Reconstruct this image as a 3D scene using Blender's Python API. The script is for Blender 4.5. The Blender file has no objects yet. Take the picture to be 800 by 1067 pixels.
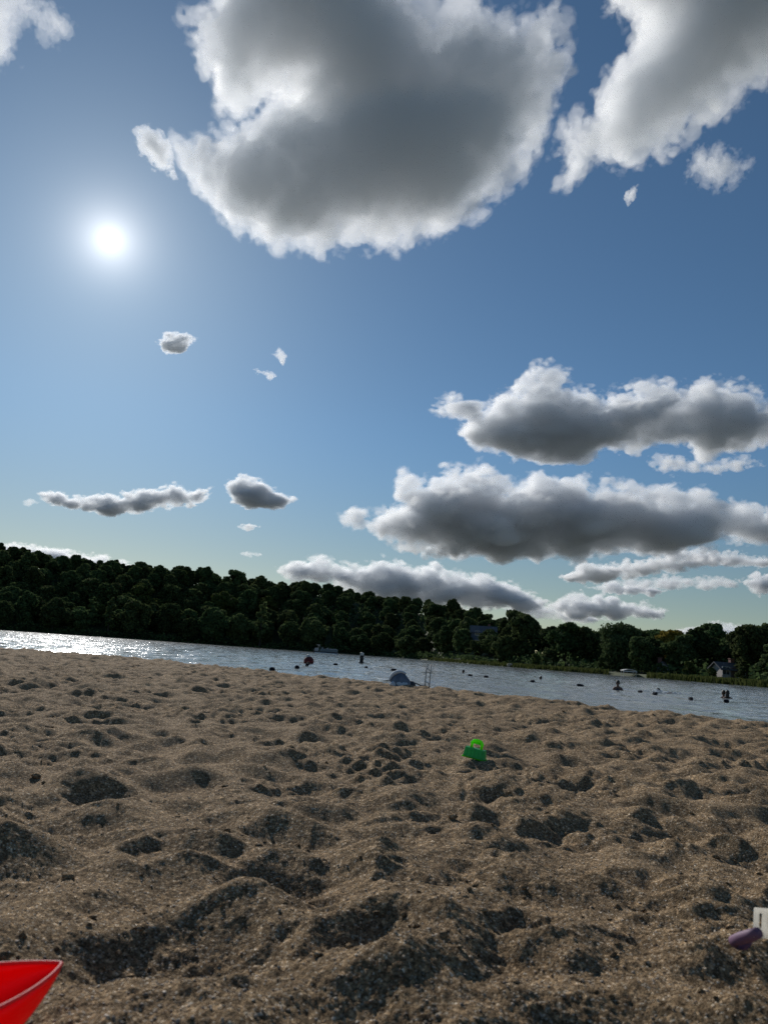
import bpy, bmesh, math, random
import numpy as np
from mathutils import Vector, Matrix

rng = np.random.default_rng(11)
random.seed(5)
PI = math.pi
scene = bpy.context.scene
COL = scene.collection

# ------------------------------------------------------------------ camera
F_PX = 800.0
ROLL = math.radians(4.03)
PITCH = math.radians(10.50)
CAM_H = 0.5
WATER_Z = -0.30
r0 = Vector((1, 0, 0)); u0 = Vector((0, -math.sin(PITCH), math.cos(PITCH)))
FWD = Vector((0, math.cos(PITCH), math.sin(PITCH)))
RGT = r0 * math.cos(ROLL) + u0 * math.sin(ROLL)
UPV = -r0 * math.sin(ROLL) + u0 * math.cos(ROLL)
CAM = Vector((0, 0, CAM_H))


def ray(px, py):
    return FWD * F_PX + RGT * (px - 400) + UPV * (533.5 - py)


def on_plane(px, py, z):
    d = ray(px, py)
    return CAM + d * ((z - CAM.z) / d.z)


def at_depth(px, py, Y):
    d = ray(px, py)
    return CAM + d * (Y / d.y)


def hor(px):
    return 654.0 + 0.0705 * px


def at_hor(px, Y):
    p = at_depth(px, hor(px), Y)
    return p.x


cd = bpy.data.cameras.new('camera')
cam = bpy.data.objects.new('camera', cd); COL.objects.link(cam)
cd.sensor_fit = 'VERTICAL'; cd.sensor_height = 36.0; cd.sensor_width = 27.0
cd.lens = 27.0; cd.clip_start = 0.02; cd.clip_end = 60000
cam.matrix_world = Matrix(((RGT.x, UPV.x, -FWD.x, CAM.x), (RGT.y, UPV.y, -FWD.y, CAM.y),
                           (RGT.z, UPV.z, -FWD.z, CAM.z), (0, 0, 0, 1)))
cd.dof.use_dof = True; cd.dof.focus_distance = 6.0; cd.dof.aperture_fstop = 7.0
scene.camera = cam

# ------------------------------------------------------------------ sun + sky
sd = ray(115, 250).normalized()
SUN_EL = math.asin(sd.z); SUN_AZ = math.atan2(sd.x, sd.y)      # azimuth from +Y towards +X
sl = bpy.data.lights.new('sun', 'SUN'); so = bpy.data.objects.new('sun', sl); COL.objects.link(so)
sl.energy = 3.5; sl.angle = math.radians(0.6); sl.color = (1.0, 0.975, 0.94)
so.rotation_euler = (-sd).to_track_quat('-Z', 'Y').to_euler()

w = bpy.data.worlds.new('World'); scene.world = w; w.use_nodes = True
nt = w.node_tree; N = nt.nodes; L = nt.links
for n in list(N): N.remove(n)
out = N.new('ShaderNodeOutputWorld'); bg = N.new('ShaderNodeBackground'); bg.inputs[1].default_value = 0.060
sky = N.new('ShaderNodeTexSky'); sky.sky_type = 'NISHITA'; sky.sun_disc = False
sky.sun_elevation = SUN_EL; sky.sun_rotation = SUN_AZ
sky.air_density = 0.8; sky.dust_density = 0.20; sky.ozone_density = 2.0; sky.altitude = 300
# the sun itself: a bright core with its aureole, added to the sky around the sun's true direction
tc = N.new('ShaderNodeTexCoord')
dot = N.new('ShaderNodeVectorMath'); dot.operation = 'DOT_PRODUCT'; dot.inputs[1].default_value = sd
L.new(tc.outputs['Generated'], dot.inputs[0])
ac = N.new('ShaderNodeMath'); ac.operation = 'ARCCOSINE'; L.new(dot.outputs['Value'], ac.inputs[0])


def lobe(sig_deg, amp, power=2.0):
    a = N.new('ShaderNodeMath'); a.operation = 'DIVIDE'; L.new(ac.outputs[0], a.inputs[0]); a.inputs[1].default_value = math.radians(sig_deg)
    p = N.new('ShaderNodeMath'); p.operation = 'POWER'; L.new(a.outputs[0], p.inputs[0]); p.inputs[1].default_value = power
    m = N.new('ShaderNodeMath'); m.operation = 'MULTIPLY'; L.new(p.outputs[0], m.inputs[0]); m.inputs[1].default_value = -1
    e = N.new('ShaderNodeMath'); e.operation = 'EXPONENT'; L.new(m.outputs[0], e.inputs[0])
    k = N.new('ShaderNodeMath'); k.operation = 'MULTIPLY'; L.new(e.outputs[0], k.inputs[0]); k.inputs[1].default_value = amp
    return k


core = lobe(1.35, 20.0, 1.0); glow = lobe(7.0, 1.5, 1.0)
sm = N.new('ShaderNodeMath'); sm.operation = 'ADD'; L.new(core.outputs[0], sm.inputs[0]); L.new(glow.outputs[0], sm.inputs[1])
warm = N.new('ShaderNodeVectorMath'); warm.operation = 'SCALE'; warm.inputs[0].default_value = (1.0, 0.96, 0.92)
L.new(sm.outputs[0], warm.inputs['Scale'])
addv = N.new('ShaderNodeVectorMath'); addv.operation = 'ADD'
L.new(warm.outputs[0], addv.inputs[1])
tint = N.new('ShaderNodeVectorMath'); tint.operation = 'MULTIPLY'; 
sx = N.new('ShaderNodeSeparateXYZ'); L.new(tc.outputs['Generated'], sx.inputs[0])       # thicker, greyer air low down
el = N.new('ShaderNodeMapRange'); el.interpolation_type = 'SMOOTHSTEP'; el.inputs[1].default_value = 0.02; el.inputs[2].default_value = 0.30; L.new(sx.outputs['Z'], el.inputs[0])
tm = N.new('ShaderNodeMix'); tm.data_type = 'RGBA'; tm.inputs[6].default_value = (0.92, 0.85, 0.66, 1); tm.inputs[7].default_value = (0.88, 1.14, 1.20, 1)
L.new(el.outputs[0], tm.inputs[0]); L.new(tm.outputs[2], tint.inputs[1])
L.new(sky.outputs[0], tint.inputs[0]); L.new(tint.outputs[0], addv.inputs[0]); L.new(addv.outputs[0], bg.inputs[0]); L.new(bg.outputs[0], out.inputs[0])

scene.render.engine = 'CYCLES'
cy = scene.cycles
cy.use_denoising = True
try:
    cy.denoiser = 'OPENIMAGEDENOISE'; cy.denoising_input_passes = 'RGB_ALBEDO_NORMAL'; cy.denoising_prefilter = 'NONE'; cy.denoising_quality = 'HIGH'
except Exception:
    pass
cy.max_bounces = 9; cy.diffuse_bounces = 3; cy.glossy_bounces = 3; cy.transmission_bounces = 4
cy.volume_bounces = 8; cy.transparent_max_bounces = 64
cy.caustics_reflective = False; cy.caustics_refractive = False
cy.sample_clamp_indirect = 6.0
vs = scene.view_settings; vs.view_transform = 'Standard'; vs.look = 'None'; vs.gamma = 1.0; vs.use_curve_mapping = False
vs.exposure = 0.0


# ------------------------------------------------------------------ helpers
def link(o, parent=None):
    COL.objects.link(o)
    if parent is not None: o.parent = parent
    return o


def tag(o, label=None, cat=None, group=None, kind=None):
    if label: o['label'] = label
    if cat: o['category'] = cat
    if group: o['group'] = group
    if kind: o['kind'] = kind
    return o


def empty(name, loc=(0, 0, 0), rz=0.0):
    o = bpy.data.objects.new(name, None); o.empty_display_size = 0.2
    o.location = loc; o.rotation_euler = (0, 0, rz)
    return link(o)


def mesh_np(name, V, Fq, smooth=True):
    """V (n,3) floats, Fq (m,4) or (m,3) ints."""
    me = bpy.data.meshes.new(name)
    V = np.ascontiguousarray(V, dtype=np.float32); Fq = np.ascontiguousarray(Fq, dtype=np.int32)
    k = Fq.shape[1]; m = len(Fq)
    me.vertices.add(len(V)); me.vertices.foreach_set('co', V.ravel())
    me.loops.add(m * k); me.loops.foreach_set('vertex_index', Fq.ravel())
    me.polygons.add(m); me.polygons.foreach_set('loop_start', np.arange(m, dtype=np.int32) * k)
    me.update(calc_edges=True)
    if smooth: me.polygons.foreach_set('use_smooth', np.ones(m, dtype=bool))
    me.validate(clean_customdata=False)
    return me


def obj_mesh(name, me, mat=None, parent=None, loc=None):
    o = bpy.data.objects.new(name, me)
    if mat and not me.materials: me.materials.append(mat)
    if loc is not None: o.location = loc
    return link(o, parent)


def obj_bm(name, bm, mat=None, parent=None, loc=None, smooth=False, bevel=0.0):
    if bevel > 0:
        es = [e for e in bm.edges if len(e.link_faces) == 2 and e.calc_face_angle(0) > 0.5]
        bmesh.ops.bevel(bm, geom=es, offset=bevel, segments=2, profile=0.5, affect='EDGES', clamp_overlap=True)
    bmesh.ops.recalc_face_normals(bm, faces=bm.faces)
    me = bpy.data.meshes.new(name); bm.to_mesh(me); bm.free()
    if smooth:
        for p in me.polygons: p.use_smooth = True
    return obj_mesh(name, me, mat, parent, loc)


def add_box(bm, c, s, rot=None):
    M = Matrix.Translation(Vector(c)) @ (rot.to_4x4() if rot else Matrix()) @ Matrix.Diagonal((*s, 1))
    return bmesh.ops.create_cube(bm, size=1, matrix=M)['verts']


def add_cyl(bm, p0, p1, ra, rb=None, seg=12):
    p0 = Vector(p0); p1 = Vector(p1); rb = ra if rb is None else rb
    d = p1 - p0
    M = Matrix.Translation((p0 + p1) / 2) @ d.to_track_quat('Z', 'Y').to_matrix().to_4x4()
    bmesh.ops.create_cone(bm, cap_ends=True, segments=seg, radius1=ra, radius2=rb, depth=d.length, matrix=M)


def add_sph(bm, c, s, seg=16, rot=None):
    s = (s, s, s) if not hasattr(s, '__len__') else s
    M = Matrix.Translation(Vector(c)) @ (rot.to_4x4() if rot else Matrix()) @ Matrix.Diagonal((*s, 1))
    return bmesh.ops.create_uvsphere(bm, u_segments=seg, v_segments=max(6, seg // 2), radius=1, matrix=M)['verts']


def add_tube(bm, pts, rad, seg=8, closed=False):
    pts = [Vector(p) for p in pts]; n = len(pts); rings = []
    for i, p in enumerate(pts):
        a = pts[(i - 1) % n] if (closed or i > 0) else p
        b = pts[(i + 1) % n] if (closed or i < n - 1) else p
        q = (b - a).normalized().to_track_quat('Z', 'Y')
        r = rad[i] if hasattr(rad, '__len__') else rad
        rings.append([bm.verts.new(p + q @ Vector((r * math.cos(2 * PI * k / seg), r * math.sin(2 * PI * k / seg), 0))) for k in range(seg)])
    for i in range(n if closed else n - 1):
        A = rings[i]; B = rings[(i + 1) % n]
        for k in range(seg):
            bm.faces.new((A[k], A[(k + 1) % seg], B[(k + 1) % seg], B[k]))
    if not closed:
        bm.faces.new(rings[0][::-1]); bm.faces.new(rings[-1])


def mat_new(name):
    m = bpy.data.materials.new(name); m.use_nodes = True
    return m, m.node_tree.nodes, m.node_tree.links, m.node_tree.nodes['Principled BSDF']


def mat_plain(name, col, rough=0.5, noise=0.0, scale=20.0, trans=0.0, metal=0.0, sss=0.0):
    m, N, L, b = mat_new(name)
    b.inputs['Roughness'].default_value = rough; b.inputs['Metallic'].default_value = metal
    b.inputs['Base Color'].default_value = (*col, 1)
    if noise > 0:
        tc = N.new('ShaderNodeTexCoord'); nz = N.new('ShaderNodeTexNoise'); nz.inputs['Scale'].default_value = scale
        nz.inputs['Detail'].default_value = 5
        cr = N.new('ShaderNodeValToRGB'); cr.color_ramp.elements[0].position = 0.3; cr.color_ramp.elements[1].position = 0.7
        cr.color_ramp.elements[0].color = (*[c * (1 - noise) for c in col], 1)
        cr.color_ramp.elements[1].color = (*[min(1, c * (1 + noise)) for c in col], 1)
        L.new(tc.outputs['Object'], nz.inputs['Vector']); L.new(nz.outputs[0], cr.inputs[0]); L.new(cr.outputs[0], b.inputs['Base Color'])
    if trans > 0:
        t = N.new('ShaderNodeBsdfTranslucent'); t.inputs[0].default_value = (*col, 1)
        mx = N.new('ShaderNodeMixShader'); mx.inputs[0].default_value = trans
        o = N['Material Output']
        L.new(b.outputs[0], mx.inputs[1]); L.new(t.outputs[0], mx.inputs[2]); L.new(mx.outputs[0], o.inputs[0])
    return m


# ------------------------------------------------------------------ spectral noise
def noise2(n, lo, hi, slope=1.0, seed=0):
    """tileable 2-D field, wavelengths lo..hi in cells, unit variance"""
    r = np.random.default_rng(seed)
    f = np.fft.rfft2(r.standard_normal((n, n)).astype(np.float32))
    ky = np.fft.fftfreq(n)[:, None]; kx = np.fft.rfftfreq(n)[None, :]
    k = np.sqrt(kx * kx + ky * ky) + 1e-9
    g = np.where((k > 1.0 / hi) & (k < 1.0 / lo), k ** (-slope - 0.5), 0)
    h = np.fft.irfft2(f * g, s=(n, n))
    return (h / h.std()).astype(np.float32)


def noise3(n, lam, seed=0):
    r = np.random.default_rng(seed)
    f = np.fft.rfftn(r.standard_normal((n, n, n)).astype(np.float32))
    k1 = np.fft.fftfreq(n); kz = np.fft.rfftfreq(n)
    k = np.sqrt(k1[:, None, None] ** 2 + k1[None, :, None] ** 2 + kz[None, None, :] ** 2)
    g = np.exp(-((k * lam - 1.0) / 0.35) ** 2)
    h = np.fft.irfftn(f * g, s=(n, n, n))
    return (h / h.std()).astype(np.float32)


# ------------------------------------------------------------------ clouds
TN = 128
billow = np.zeros((TN, TN, TN), np.float32)
for lam, a, s in ((64, 1.0, 1), (32, 0.62, 2), (16, 0.40, 3), (8, 0.24, 4), (4.5, 0.13, 5)):
    billow += a * (np.abs(noise3(TN, lam, s)) - 0.8)
billow /= billow.std()
lownoise = noise3(TN, 70, 9) + 0.5 * noise3(TN, 40, 10)
lownoise /= lownoise.std()


def samp3(T, x, y, z):
    n = T.shape[0]
    xi = np.floor(x).astype(np.int32); yi = np.floor(y).astype(np.int32); zi = np.floor(z).astype(np.int32)
    fx = (x - xi).astype(np.float32); fy = (y - yi).astype(np.float32); fz = (z - zi).astype(np.float32)
    xi %= n; yi %= n; zi %= n; x1 = (xi + 1) % n; y1 = (yi + 1) % n; z1 = (zi + 1) % n
    c = lambda a, b, d: T[a, b, d]
    return ((c(xi, yi, zi) * (1 - fx) + c(x1, yi, zi) * fx) * (1 - fy) + (c(xi, y1, zi) * (1 - fx) + c(x1, y1, zi) * fx) * fy) * (1 - fz) + \
           ((c(xi, yi, z1) * (1 - fx) + c(x1, yi, z1) * fx) * (1 - fy) + (c(xi, y1, z1) * (1 - fx) + c(x1, y1, z1) * fx) * fy) * fz


def surface_nets(f, iso=0.0):
    """f (nx,ny,nz) -> verts in index space, quads"""
    ins = f > iso
    nx, ny, nz = f.shape
    cnt = np.zeros((nx - 1, ny - 1, nz - 1), np.int8)
    for dx in (0, 1):
        for dy in (0, 1):
            for dz in (0, 1):
                cnt += ins[dx:nx - 1 + dx, dy:ny - 1 + dy, dz:nz - 1 + dz]
    act = (cnt > 0) & (cnt < 8)
    idx = -np.ones(act.shape, np.int32); I = np.argwhere(act); idx[act] = np.arange(len(I), dtype=np.int32)
    cs = [(a, b, c) for a in (0, 1) for b in (0, 1) for c in (0, 1)]
    vals = {c: f[I[:, 0] + c[0], I[:, 1] + c[1], I[:, 2] + c[2]] - iso for c in cs}
    P = np.zeros((len(I), 3), np.float32); W = np.zeros(len(I), np.float32)
    for c in cs:
        for ax in range(3):
            if c[ax] == 0:
                d = list(c); d[ax] = 1; d = tuple(d)
                a = vals[c]; b = vals[d]
                cr = (a > 0) != (b > 0)
                t = np.where(cr, a / np.where(cr, a - b, 1), 0).astype(np.float32)
                for k in range(3):
                    P[:, k] += np.where(cr, (t if k == ax else c[k]), 0)
                W += cr
    V = I + P / np.maximum(W, 1)[:, None]
    quads = []
    for ax in range(3):
        b, c = [(1, 2), (2, 0), (0, 1)][ax]
        s0 = [slice(1, -1)] * 3; s1 = [slice(1, -1)] * 3
        s0[ax] = slice(0, f.shape[ax] - 1); s1[ax] = slice(1, f.shape[ax])
        A = ins[tuple(s0)]; B = ins[tuple(s1)]
        E = np.argwhere(A != B)
        if not len(E): continue
        flip = A[tuple(E.T)]
        base = E.copy(); base[:, b] += 1; base[:, c] += 1
        q = []
        for (ob, oc) in ((-1, -1), (0, -1), (0, 0), (-1, 0)):
            p = base.copy(); p[:, b] += ob; p[:, c] += oc
            q.append(idx[p[:, 0], p[:, 1], p[:, 2]])
        q = np.stack(q, 1)
        q[~flip] = q[~flip][:, ::-1]
        quads.append(q)
    return V, np.concatenate(quads)


def poly_sdf(U, Vv, poly):
    P = np.array(poly, np.float32); n = len(P)
    d2 = np.full(U.shape, 1e12, np.float32); inside = np.zeros(U.shape, bool)
    for i in range(n):
        a = P[i]; b = P[(i + 1) % n]
        e = b - a; wx = U - a[0]; wy = Vv - a[1]
        t = np.clip((wx * e[0] + wy * e[1]) / (e @ e + 1e-9), 0, 1)
        d2 = np.minimum(d2, (wx - t * e[0]) ** 2 + (wy - t * e[1]) ** 2)
        c = ((a[1] > Vv) != (b[1] > Vv)) & (U < (b[0] - a[0]) * (Vv - a[1]) / (b[1] - a[1] + 1e-9) + a[0])
        inside ^= c
    return np.where(inside, 1, -1) * np.sqrt(d2)


cloud_mats = {}


def cloud_mat(dens, g=0.40):
    key = round(dens, 6)
    if key in cloud_mats: return cloud_mats[key]
    m = bpy.data.materials.new('cloud_vapour'); m.use_nodes = True
    N = m.node_tree.nodes; L = m.node_tree.links
    for n in list(N): N.remove(n)
    o = N.new('ShaderNodeOutputMaterial'); v = N.new('ShaderNodeVolumeScatter')
    v.inputs['Color'].default_value = (1.0, 0.975, 0.945, 1); v.inputs['Density'].default_value = dens; v.inputs['Anisotropy'].default_value = g
    L.new(v.outputs[0], o.inputs['Volume'])
    try: m.cycles.homogeneous_volume = True
    except Exception: pass
    cloud_mats[key] = m
    return m


cloud_n = [0]


def cloud(poly, D, label, cell=2.0, amp=None, tau=6.0, thick=1.0, lam=None, ragged=1.0, seed=0):
    """a cloud D metres away: its outline (picture units) inflated into a rounded body and billowed by 3-D noise"""
    s = D / F_PX
    P = np.array(poly, np.float32)
    x0, y0 = P.min(0); x1, y1 = P.max(0)
    x0 = max(x0, -90); x1 = min(x1, 890); y0 = max(y0, -90)
    g = np.meshgrid(np.arange(x0, x1, cell), np.arange(y0, y1, cell), indexing='ij')
    dm = float(poly_sdf(g[0].astype(np.float32), g[1].astype(np.float32), poly).max())
    if amp is None: amp = min(20.0, max(2.0, 0.30 * dm))
    if lam is None: lam = min(95.0, max(14.0, dm * 1.3))
    pad = amp * 1.2 + 2 * cell
    Ld = dm * thick
    wmax = dm * thick + pad
    U = np.arange(x0 - pad, x1 + pad, cell, dtype=np.float32)
    Vv = np.arange(y0 - pad, y1 + pad, cell, dtype=np.float32)
    Wd = np.arange(-wmax, wmax + cell, cell, dtype=np.float32)
    G2 = np.meshgrid(U, Vv, indexing='ij')
    # warp the outline a little so no straight run of it survives
    nw = noise2(256, 4, 64, 1.2, 40 + seed)
    iu = ((G2[0] / lam * 24).astype(int)) % 256; iv = ((G2[1] / lam * 24).astype(int)) % 256
    d2 = poly_sdf(G2[0], G2[1], poly) + 0.25 * amp * nw[iu, iv]
    sc = 64.0 / lam
    X, Y, Z = np.meshgrid(U * sc * (1.0 if D < 2900 else 0.62) + 37 * seed, Vv * sc * 1.1 + 11 * seed, Wd * sc + 5 * seed, indexing='ij')
    b = samp3(billow, X, Y, Z)
    kf = 0.6 if D < 2900 else 1.0
    lo = np.clip(samp3(lownoise, X * kf * 0.7, Y * kf * 1.3, Z * 0.3), -1.6, 1.6)
    wv = Wd[None, None, :]
    b = np.minimum(b, 1.6)
    fine_b = samp3(billow, X * 3.1 + 19, Y * 2.7 + 7, Z * 3.1 + 3)
    base = d2[:, :, None] - np.abs(wv) ** 3 / (Ld * Ld) * np.exp((0.55 if D < 2900 else 0.9) * lo)
    base = base + 1.6 * np.minimum(d2 + 0.10 * amp, 0)[:, :, None]
    if D > 2900:                                          # flat condensation level: the underside billows less
        yb = np.clip((Vv - (y0 + 0.50 * (y1 - y0))) / (0.30 * (y1 - y0)), 0, 1); amp = (amp * (1 - 0.62 * yb * yb * (3 - 2 * yb)))[None, :, None]
    body = base - amp * ragged * 0.45 + amp * (0.58 * b + 0.30 * fine_b)
    core_ = body - amp * 1.15 - (0.05 * dm if D < 2900 else 0.0)
    veil = base - amp * ragged * 0.22 + amp * (0.72 * b + 0.52 * np.minimum(fine_b, 1.5))
    c0 = Vector(CAM) + FWD * D
    root = None
    for nm, f, share in (('cloud', body, 0.50), ('cloud_core', core_, 1.0), ('cloud_veil', veil, 0.22)):
        if not (f[1:-1, 1:-1, 1:-1] > 0).any(): continue
        f[0] = f[-1] = -1; f[:, 0] = f[:, -1] = -1; f[:, :, 0] = f[:, :, -1] = -1
        V, Q = surface_nets(f)
        uu = U[0] + V[:, 0] * cell - 400; vv = 533.5 - (Vv[0] + V[:, 1] * cell); ww = Wd[0] + V[:, 2] * cell
        Pn = np.array(c0)[None] + s * (uu[:, None] * np.array(RGT)[None] + vv[:, None] * np.array(UPV)[None] + ww[:, None] * np.array(FWD)[None])
        if root is None: org = Pn.mean(0)
        if nm == 'cloud_core':                                 # each dense heart is a part of its own
            lab = np.arange(len(V))
            while True:
                old = lab.copy(); mn = lab[Q].min(1); np.minimum.at(lab, Q.ravel(), np.repeat(mn, 4)); lab = lab[lab]
                if (lab == old).all(): break
            ids, cnt = np.unique(lab[Q[:, 0]], return_counts=True)
            mt = cloud_mat(share * tau / (2 * dm * thick) / s)
            for i_, c_ in zip(ids, cnt):
                if c_ < 150: continue
                q_ = Q[lab[Q[:, 0]] == i_]; uq, inv = np.unique(q_.ravel(), return_inverse=True)
                obj_mesh(nm, mesh_np(nm, (Pn - org)[uq], inv.reshape(-1, 4), smooth=False), mt, root)
            continue
        me = mesh_np(nm, Pn - org, Q, smooth=False)
        o = obj_mesh(nm, me, cloud_mat(share * tau / (2 * dm * thick) / s), root, tuple(org) if root is None else None)
        if root is None: root = tag(o, label, 'cloud', 'clouds in the sky')
        cloud_n[0] += len(Q)
    return root


CLOUDS = True
if CLOUDS:
    cloud([(190, -95), (232, -5), (215, 25), (190, 40), (205, 65), (228, 112), (248, 124), (266, 112), (290, 98), (300, 100), (288, 108), (266, 116),
           (250, 128), (236, 150), (214, 150), (190, 158), (203, 182), (218, 205), (255, 243), (300, 255), (330, 268), (365, 262), (400, 264), (440, 246),
           (480, 232), (505, 212), (545, 195), (556, 160), (590, 100), (596, 62), (575, 28), (545, 32), (520, 25), (500, 8), (470, 14),
           (452, 26), (430, 2), (440, -95)], 1800, 'huge dark grey cloud with bright white rim, right of the sun', cell=2.0, tau=5.9, thick=0.75, amp=15, seed=1)
    cloud([(142, 140), (155, 130), (172, 140), (182, 152), (180, 172), (184, 185), (170, 178), (155, 172), (145, 158)], 1750,
          'small ragged white cloud scrap at the left tip of the huge dark cloud', cell=1.2, tau=2.38, amp=6, ragged=0.6, seed=2)
    cloud([(625, -95), (620, 10), (640, 20), (655, 35), (640, 60), (618, 85), (622, 110), (610, 125), (590, 122), (580, 145), (588, 165), (580, 188),
           (605, 190), (630, 168), (650, 178), (680, 160), (700, 150), (735, 125), (770, 110), (790, 95), (830, 85), (889, 60), (889, -95)], 1900,
          'large grey and white cloud filling the top right corner', cell=2.0, tau=5.2, thick=0.7, amp=14, seed=3)
    cloud([(712, 182), (725, 155), (745, 148), (760, 160), (782, 170), (777, 190), (750, 197), (735, 190)], 1900,
          'thin wispy cloud below the top right cloud', cell=1.3, tau=0.97, amp=9, ragged=0.8, seed=4)
    cloud([(648, 206), (655, 196), (664, 192), (662, 206), (654, 214)], 1900, 'tiny white cloud puff left of the thin wispy cloud', cell=0.9, tau=1.30, amp=3, ragged=0.5, seed=5)
    cloud([(-60, -40), (30, -12), (60, 5), (76, 25), (62, 42), (40, 46), (48, 25), (20, 18), (8, 55), (-60, 70)], 1700,
          'thin torn white cloud in the top left corner', cell=1.4, tau=1.19, amp=9, ragged=0.5, seed=6)
    cloud([(458, 425), (475, 414), (500, 420), (545, 397), (560, 385), (590, 390), (602, 410), (640, 405), (670, 398), (700, 408), (730, 394), (760, 404),
           (800, 413), (885, 408), (885, 470), (800, 466), (770, 476), (740, 478), (715, 468), (680, 465), (650, 472), (610, 485), (560, 480), (520, 476),
           (490, 468), (470, 455), (482, 440)], 3400, 'upper of the two long grey clouds on the right', cell=1.5, tau=8.0, thick=0.85, amp=15, lam=38, seed=7)
    cloud([(668, 478), (700, 474), (735, 480), (780, 476), (795, 484), (760, 494), (720, 492), (690, 496)], 3500,
          'faint cloud streak hanging below the upper long cloud', cell=1.1, tau=1.62, amp=6, seed=8)
    cloud([(364, 540), (390, 530), (410, 520), (425, 499), (450, 495), (475, 481), (510, 489), (530, 504), (555, 499), (600, 497), (650, 504), (700, 509),
           (745, 519), (770, 530), (885, 522), (885, 570), (790, 571), (740, 571), (700, 574), (640, 580), (600, 582), (540, 583), (480, 581), (430, 574),
           (395, 563)], 4300, 'longest flat-bottomed dark cloud in the middle of the right sky', cell=1.6, tau=9.5, thick=1.0, amp=13, lam=42, seed=9)
    cloud([(583, 602), (600, 588), (650, 585), (700, 582), (740, 580), (760, 587), (700, 597), (650, 604), (610, 609)], 4600,
          'grey cloud shelf just under the longest cloud', cell=1.0, tau=6.84, thick=1.4, amp=5, seed=10)
    cloud([(286, 592), (310, 583), (335, 581), (365, 590), (400, 582), (425, 589), (460, 592), (500, 599), (530, 604), (545, 615), (572, 627), (560, 636),
           (500, 636), (440, 632), (380, 622), (310, 606)], 7000, 'low cloud bank rising behind the wooded ridge', cell=1.1, tau=8.21, thick=1.2, amp=7, seed=11)
    cloud([(566, 630), (600, 618), (640, 622), (672, 629), (697, 636), (690, 643), (640, 646), (590, 644)], 7500,
          'low flat cloud above the trees right of centre', cell=1.0, tau=6.84, thick=1.3, amp=5, seed=12)
    cloud([(610, 612), (640, 606), (680, 609), (698, 615), (680, 621), (640, 619)], 7200, 'small cloud puff above the low flat cloud', cell=0.9, tau=4.79, thick=1.3, amp=4, seed=13)
    cloud([(640, 606), (680, 600), (740, 600), (770, 606), (765, 613), (720, 613), (700, 614), (660, 612)], 6800,
          'thin cloud streak near the right edge under the grey shelf', cell=0.9, tau=2.70, thick=1.2, amp=4, seed=14)
    cloud([(768, 606), (785, 598), (830, 600), (850, 622), (790, 622)], 6000, 'rounded cloud cut by the right edge', cell=0.9, tau=6.84, thick=1.2, amp=5, seed=15)
    cloud([(706, 657), (740, 648), (770, 650), (800, 659), (850, 662), (850, 676), (760, 672), (720, 668)], 8500,
          'lowest cloud above the trees at the right edge', cell=0.9, tau=5.47, thick=1.2, amp=5, seed=16)
    cloud([(43, 514), (60, 511), (75, 518), (110, 516), (140, 511), (165, 511), (185, 502), (195, 511), (222, 508), (207, 525), (185, 530), (150, 534),
           (120, 539), (80, 531), (55, 527)], 4500, 'long white cloud with a grey heart low on the left', cell=0.9, tau=6.84, thick=1.2, amp=5, seed=17)
    cloud([(234, 505), (250, 495), (275, 499), (290, 510), (308, 520), (295, 530), (260, 531), (240, 524)], 4500,
          'round grey-hearted cloud right of the long white cloud', cell=0.9, tau=8.21, thick=1.2, amp=4.5, seed=18)
    cloud([(246, 549), (262, 545), (272, 549), (258, 554)], 4500, 'tiny white cloud under the round cloud', cell=0.7, tau=2.16, amp=1.6, ragged=0.5, seed=19)
    cloud([(163, 358), (175, 348), (195, 345), (205, 352), (198, 362), (192, 369), (172, 367)], 3000, 'small bright white cloud alone below the sun', cell=0.8, tau=4.10, amp=4, ragged=0.6, seed=20)
    cloud([(283, 369), (292, 363), (299, 372), (295, 381)], 3000, 'upper of two tiny cloud wisps in the middle sky', cell=0.7, tau=1.30, amp=2.5, ragged=0.4, seed=21)
    cloud([(264, 385), (280, 384), (288, 392), (281, 397)], 3000, 'lower of two tiny cloud wisps in the middle sky', cell=0.7, tau=0.97, amp=2.5, ragged=0.4, seed=22)
    cloud([(-60, 560), (0, 565), (40, 567), (80, 575), (120, 585), (155, 590), (150, 606), (60, 596), (-60, 585)], 8000,
          'low white cloud bank behind the ridge at far left', cell=1.0, tau=5.47, thick=1.2, amp=5, seed=23)
    cloud([(250, 577), (262, 574), (272, 578), (260, 582)], 6000, 'faint small cloud just above the ridge', cell=0.7, tau=1.08, amp=2, ragged=0.4, seed=24)
if CLOUDS:
    cloud([(428, 604), (460, 600), (500, 606), (540, 612), (560, 618), (520, 622), (470, 618)], 9000, 'pale flat cloud layer low between the ridge bank and the grey shelf', cell=0.9, tau=3.0, thick=1.3, amp=4, seed=25)
    cloud([(520, 632), (560, 626), (600, 636), (640, 646), (600, 650), (550, 644)], 9500, 'pale broken cloud just over the trees right of the ridge', cell=0.9, tau=3.0, thick=1.3, amp=4, seed=26)
    cloud([(660, 574), (700, 568), (760, 574), (800, 582), (885, 584), (885, 592), (780, 592), (700, 588)], 4800, 'ragged grey cloud under the right end of the longest cloud', cell=0.9, tau=4.0, thick=1.2, amp=5, seed=27)
    cloud([(22, 523), (32, 519), (44, 524), (30, 528)], 4500, 'faint scrap of cloud left of the long white cloud', cell=0.7, tau=0.8, amp=2, ragged=0.4, seed=28)
print('cloud quads', cloud_n[0])
# ==PART2==

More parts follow.
